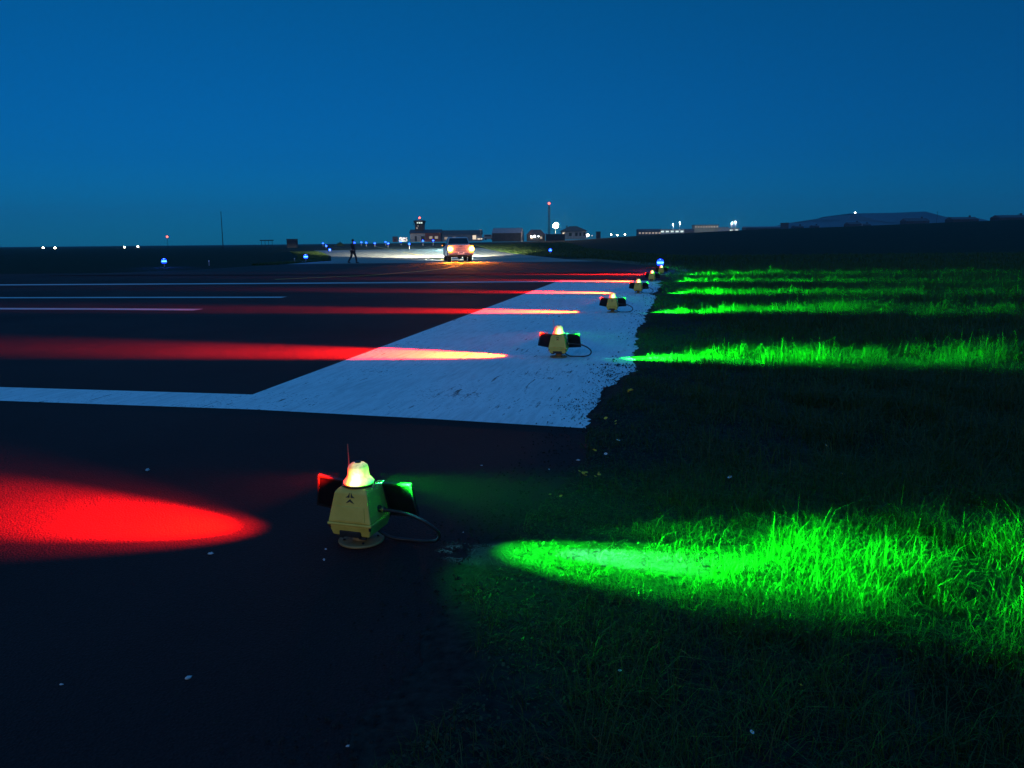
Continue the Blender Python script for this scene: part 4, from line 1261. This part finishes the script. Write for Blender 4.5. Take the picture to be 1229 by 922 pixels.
# left skyline
for x_, y_, lab in ((51.8, 297.6, 'left light of the leftmost white pair on the horizon'), (66.0, 297.6, 'right light of the leftmost white pair on the horizon'),
                    (149.5, 296.6, 'left light of the second white pair on the horizon'), (165.5, 296.0, 'right light of the second white pair on the horizon')):
    street_lamp(x_, y_, 330, lab, 1.0, 0.36, 'white_lamp', 'white lights along the left horizon')
p = P(200.6, 284.3, 300)
t = thing('obstruction_light', 'red obstruction light on a thin pole above the leftmost blue light', 'obstruction light', (p.x, p.y, 0))
MB().tube([(0, 0, 0), (0, 0, p.z - 0.2)], 0.06, 6).build('pole', M['silhouette'], t)
MB().ball((0, 0, p.z), 0.34, 10, 6).build('lamp_head', M['red_lamp'], t)
p = P(267.5, 294, 240); q = P(264.3, 254.5, 240)
t = thing('wind_mast', 'tall thin dark mast on the left skyline', 'mast', (p.x, p.y, 0))
MB().tube([(0, 0, 0), (q.x - p.x + 0.2, 0, q.z)], 0.16, 6, 0.09).build('pole', M['silhouette'], t)
MB().box((q.x - p.x + 0.2, 0, q.z), (0.5, 0.1, 0.1)).build('vane', M['silhouette'], t)
p = P(351, 295, 220)
t = thing('equipment_box', 'square dark equipment box on the left skyline', 'equipment box', (p.x, p.y, 0))
q = P(351, 287.4, 220)
MB().box((0, 0, q.z / 2 + 0.2), (2.6, 2.0, q.z - 0.4)).build('cabinet', M['silhouette'], t)
MB().box((0, 0, q.z + 0.06), (2.8, 2.2, 0.12)).build('roof', M['roof'], t)
for x in (-1.1, 1.1):
    MB().box((x, 0, 0.2), (0.2, 1.8, 0.4)).build('leg', M['silhouette'], t)
p = P(320.5, 295, 220); q = P(320.5, 288.6, 220)
t = thing('aerial_array', 'low table shaped aerial on thin legs left of the equipment box', 'aerial', (p.x, p.y, 0))
MB().box((0, 0, q.z), (3.6, 1.0, 0.28)).build('deck', M['silhouette'], t)
for x in (-1.5, -0.5, 0.5, 1.5):
    MB().tube([(x, 0, 0), (x, 0, q.z - 0.14)], 0.06, 6).build('leg', M['silhouette'], t)
p = P(408, 291.5, 260)
t = thing('bush', 'low dark bush on the skyline above the lit apron near the walker', 'bush', (p.x, p.y, hz(p.x, p.y)))
bv, bt = [], []
n = 900
bx = rng.normal(0, 0.7, n); by = rng.normal(0, 0.5, n)
lv = blades(bx, by, np.full(n, 0.3), np.full(n, 0.14), np.clip(rng.normal(0.6, 0.3, n), 0, 1.2))
lift = np.abs(rng.normal(0.4, 0.35, n)) * np.exp(-(bx / 1.0) ** 2)
lv[:, :, 2] += lift[:, None]
co = blade_mesh('foliage', lv, rng.random(n), M['grass']); del co['kind']; co.parent = t
MB().tube([(0, 0, -0.1), (0.05, 0, 0.9)], 0.06, 6, 0.03).build('stem', M['silhouette'], t)

# ------------------------------------------------------------------ stones and flowers
def stone(px_, py_, s, lab, zz=0.006):
    g = G(px_, py_)
    mb = MB()
    mb.ball((0, 0, s * 0.28), s, 7, 5, (1.0, 0.62, 0.36))
    mb.v = [(x * (1 + 0.35 * random.uniform(-1, 1)), y * (1 + 0.35 * random.uniform(-1, 1)), max(0, z * (1 + 0.3 * random.uniform(-1, 1)))) for x, y, z in mb.v]
    o = mb.build('stone', M['stone'])
    o.location = (g.x, g.y, zz); o.rotation_euler = (0, 0, random.random() * 3)
    return tag(o, lab, 'stone', 'pale stone chips lying on the pavement')


for a in ((177.5, 566, 0.020, 'pale stone chip on dark asphalt above the nearest red beam'),
          (253, 666.5, 0.014, 'pale stone chip just below the tip of the nearest red beam'),
          (226, 816.5, 0.013, 'largest bluish stone chip on the dark asphalt at bottom left'),
          (74, 824, 0.007, 'tiny stone chip at the lower left corner of the asphalt'),
          (389, 674, 0.010, 'small stone chip on asphalt left of the nearest base plate'),
          (391, 661, 0.008, 'tiny stone chip touching the left side of the nearest light'),
          (475, 648, 0.010, 'small stone chip right of the nearest base plate, under its cable'),
          (418, 898, 0.007, 'tiny stone chip on the asphalt at the bottom edge'),
          (486, 839, 0.008, 'small stone chip where asphalt meets soil at the bottom'),
          (556, 640.5, 0.005, 'tiny stone chip in the faint cyan light near the cable'),
          (694, 554, 0.014, 'white stone chip at the soil edge below the white bar'),
          (659, 565, 0.010, 'small stone chip on asphalt left of the white soil edge chip'),
          (578, 560, 0.008, 'small grey stone chip on asphalt right of the nearest light')):
    stone(*a)


def flower(px_, py_, lab, white=False, n=5, size=0.010):
    size *= 1.35
    g = G(px_, py_, 0.07)
    name = 'daisy' if white else 'yellow_flower'
    t = thing(name, lab, 'flower', (g.x, g.y, 0.01), random.random() * 6, 'white flowers in the grass' if white else 'yellow flowers along the grass edge')
    st = MB()
    heads = []
    for i in range(n):
        a = random.random() * 6.28
        r = random.uniform(0.0, 0.05) if n > 1 else 0
        hh = random.uniform(0.04, 0.075)
        p = Vector((r * math.cos(a), r * math.sin(a), hh))
        st.tube([(p.x * 0.3, p.y * 0.3, 0), (p.x * 0.7, p.y * 0.7, hh * 0.6), p], 0.0013, 5)
        heads.append(p)
    st.build('stem', M['stem'], t)
    for p in heads:
        fl = MB()
        tilt = Matrix.Rotation(random.uniform(-0.5, 0.5), 3, 'X') @ Matrix.Rotation(random.uniform(-0.5, 0.5), 3, 'Y')
        m = 9
        for k in range(m):
            a = 2 * math.pi * k / m
            vs = [(0.001, -0.001, 0), (size * 0.6, -size * 0.22, 0.002), (size, 0, 0.003), (size * 0.6, size * 0.22, 0.002), (0.001, 0.001, 0.001)]
            q = Matrix.Rotation(a, 3, 'Z')
            fl.add([p + tilt @ (q @ Vector(v)) for v in vs], [(0, 1, 2, 3, 4)])
        hd = fl.build('flower_head', M['petal_w'] if white else M['petal_y'], t)
        MB().ball(p + tilt @ Vector((0, 0, 0.002)), size * 0.3, 6, 4).build('flower_centre', M['petal_y'], hd)


for a in ((754, 469, 'yellow flower clump by the white bar, farthest up the grass edge', False, 6, 0.016),
          (727, 503, 'single yellow flower at the near corner of the white bar', False, 1, 0.014),
          (739, 507, 'two pale yellow flowers right of the white bar corner', False, 2, 0.010),
          (713, 538, 'yellow flower pair below the white bar corner', False, 2, 0.012),
          (714, 566, 'bright yellow flower cluster above the near green beam, upper group', False, 3, 0.010),
          (700, 569, 'yellow flower cluster above the near green beam, larger left group', False, 5, 0.011),
          (668, 596, 'yellow flower pair on the edge, closest to the near green beam', False, 2, 0.009),
          (961, 823, 'lone yellow flower in dark grass at the bottom right', False, 1, 0.008),
          (742, 527, 'white flower in dark grass beside the white bar corner', True, 1, 0.013),
          (876, 571, 'largest white flower in the dark grass above the near beam', True, 1, 0.013),
          (992, 536, 'small white flower high in the dark grass', True, 1, 0.011),
          (1011, 568, 'small white flower in dark grass, right of the largest one', True, 1, 0.009),
          (727, 546, 'white flower low on the grass edge under the bar', True, 1, 0.010),
          (902, 883, 'white flower in dark grass near the bottom edge', True, 1, 0.006),
          (744, 803, 'tiny white flower in the dim grass below the near beam', True, 1, 0.006)):
    flower(*a)

# ------------------------------------------------------------------ sky, dusk light, air
HAZE = 0.00028
SUN_EL, SUN_ROT = R(10), R(155)
w = bpy.data.worlds.new('World'); scene.world = w; w.use_nodes = True
nt = w.node_tree; bg = nt.nodes['Background']
sky = nt.nodes.new('ShaderNodeTexSky'); sky.sky_type = 'NISHITA'; sky.sun_disc = False
sky.sun_elevation = SUN_EL; sky.sun_rotation = SUN_ROT; sky.altitude = 0; sky.air_density = 1.0; sky.dust_density = 0.0; sky.ozone_density = 10.0
# dusk: the blue hour deepens the colour, and the still bright zenith lights the ground
gen = nt.nodes.new('ShaderNodeTexCoord'); sep = nt.nodes.new('ShaderNodeSeparateXYZ')
nt.links.new(gen.outputs['Generated'], sep.inputs[0])
ramp = nt.nodes.new('ShaderNodeValToRGB'); re = ramp.color_ramp.elements
re[0].position = 0.0; re[0].color = (0.0050, 0.152, 0.190, 1)
re[1].position = 1.0; re[1].color = (0.42, 1.36, 0.98, 1)
for zp, c in ((0.10, (0.0040, 0.142, 0.162)), (0.28, (0.005, 0.186, 0.160)), (0.45, (0.08, 0.45, 0.36))):
    el = re.new(zp); el.color = (*c, 1)
nt.links.new(sep.outputs['Z'], ramp.inputs['Fac'])
tint = nt.nodes.new('ShaderNodeMix'); tint.data_type = 'RGBA'; tint.blend_type = 'MULTIPLY'; tint.inputs['Factor'].default_value = 1
nt.links.new(ramp.outputs['Color'], tint.inputs[7])
gain = nt.nodes.new('ShaderNodeVectorMath'); gain.operation = 'SCALE'; gain.inputs['Scale'].default_value = 4.0
nt.links.new(sky.outputs[0], tint.inputs[6]); nt.links.new(tint.outputs[2], gain.inputs[0]); nt.links.new(gain.outputs[0], bg.inputs['Color'])
bg.inputs['Strength'].default_value = 0.1
sd = bpy.data.lights.new('dusk_sun', 'SUN'); sd.energy = 0.4; sd.angle = R(40); sd.color = (1.0, 0.9, 0.85)
so = bpy.data.objects.new('dusk_sun', sd); COL.objects.link(so)
to_sun = Vector((math.sin(SUN_ROT) * -math.cos(SUN_EL), math.cos(SUN_ROT) * math.cos(SUN_EL), math.sin(SUN_EL)))
so.rotation_euler = (-to_sun).to_track_quat('-Z', 'Y').to_euler()

hm = bpy.data.materials.new('evening haze'); hm.use_nodes = True
hn = hm.node_tree; hn.nodes.remove(hn.nodes['Principled BSDF'])
pv = hn.nodes.new('ShaderNodeVolumePrincipled')
pv.inputs['Color'].default_value = (0.40, 0.82, 1.0, 1); pv.inputs['Density'].default_value = HAZE
pv.inputs['Anisotropy'].default_value = 0.2
hn.links.new(pv.outputs[0], hn.nodes['Material Output'].inputs['Volume'])
o = MB().box((0, 0, 55), (5400, 5400, 130)).build('haze', hm); o['kind'] = 'stuff'
o.visible_shadow = True

scene.view_settings.view_transform = 'Standard'
scene.view_settings.look = 'None'
scene.view_settings.gamma = 1
scene.view_settings.exposure = 0
scene.view_settings.use_curve_mapping = False
scene.cycles.use_denoising = True
scene.cycles.max_bounces = 4
scene.cycles.diffuse_bounces = 2
scene.cycles.glossy_bounces = 2
scene.cycles.transmission_bounces = 2
scene.cycles.caustics_reflective = False
scene.cycles.caustics_refractive = False
scene.cycles.use_light_tree = True
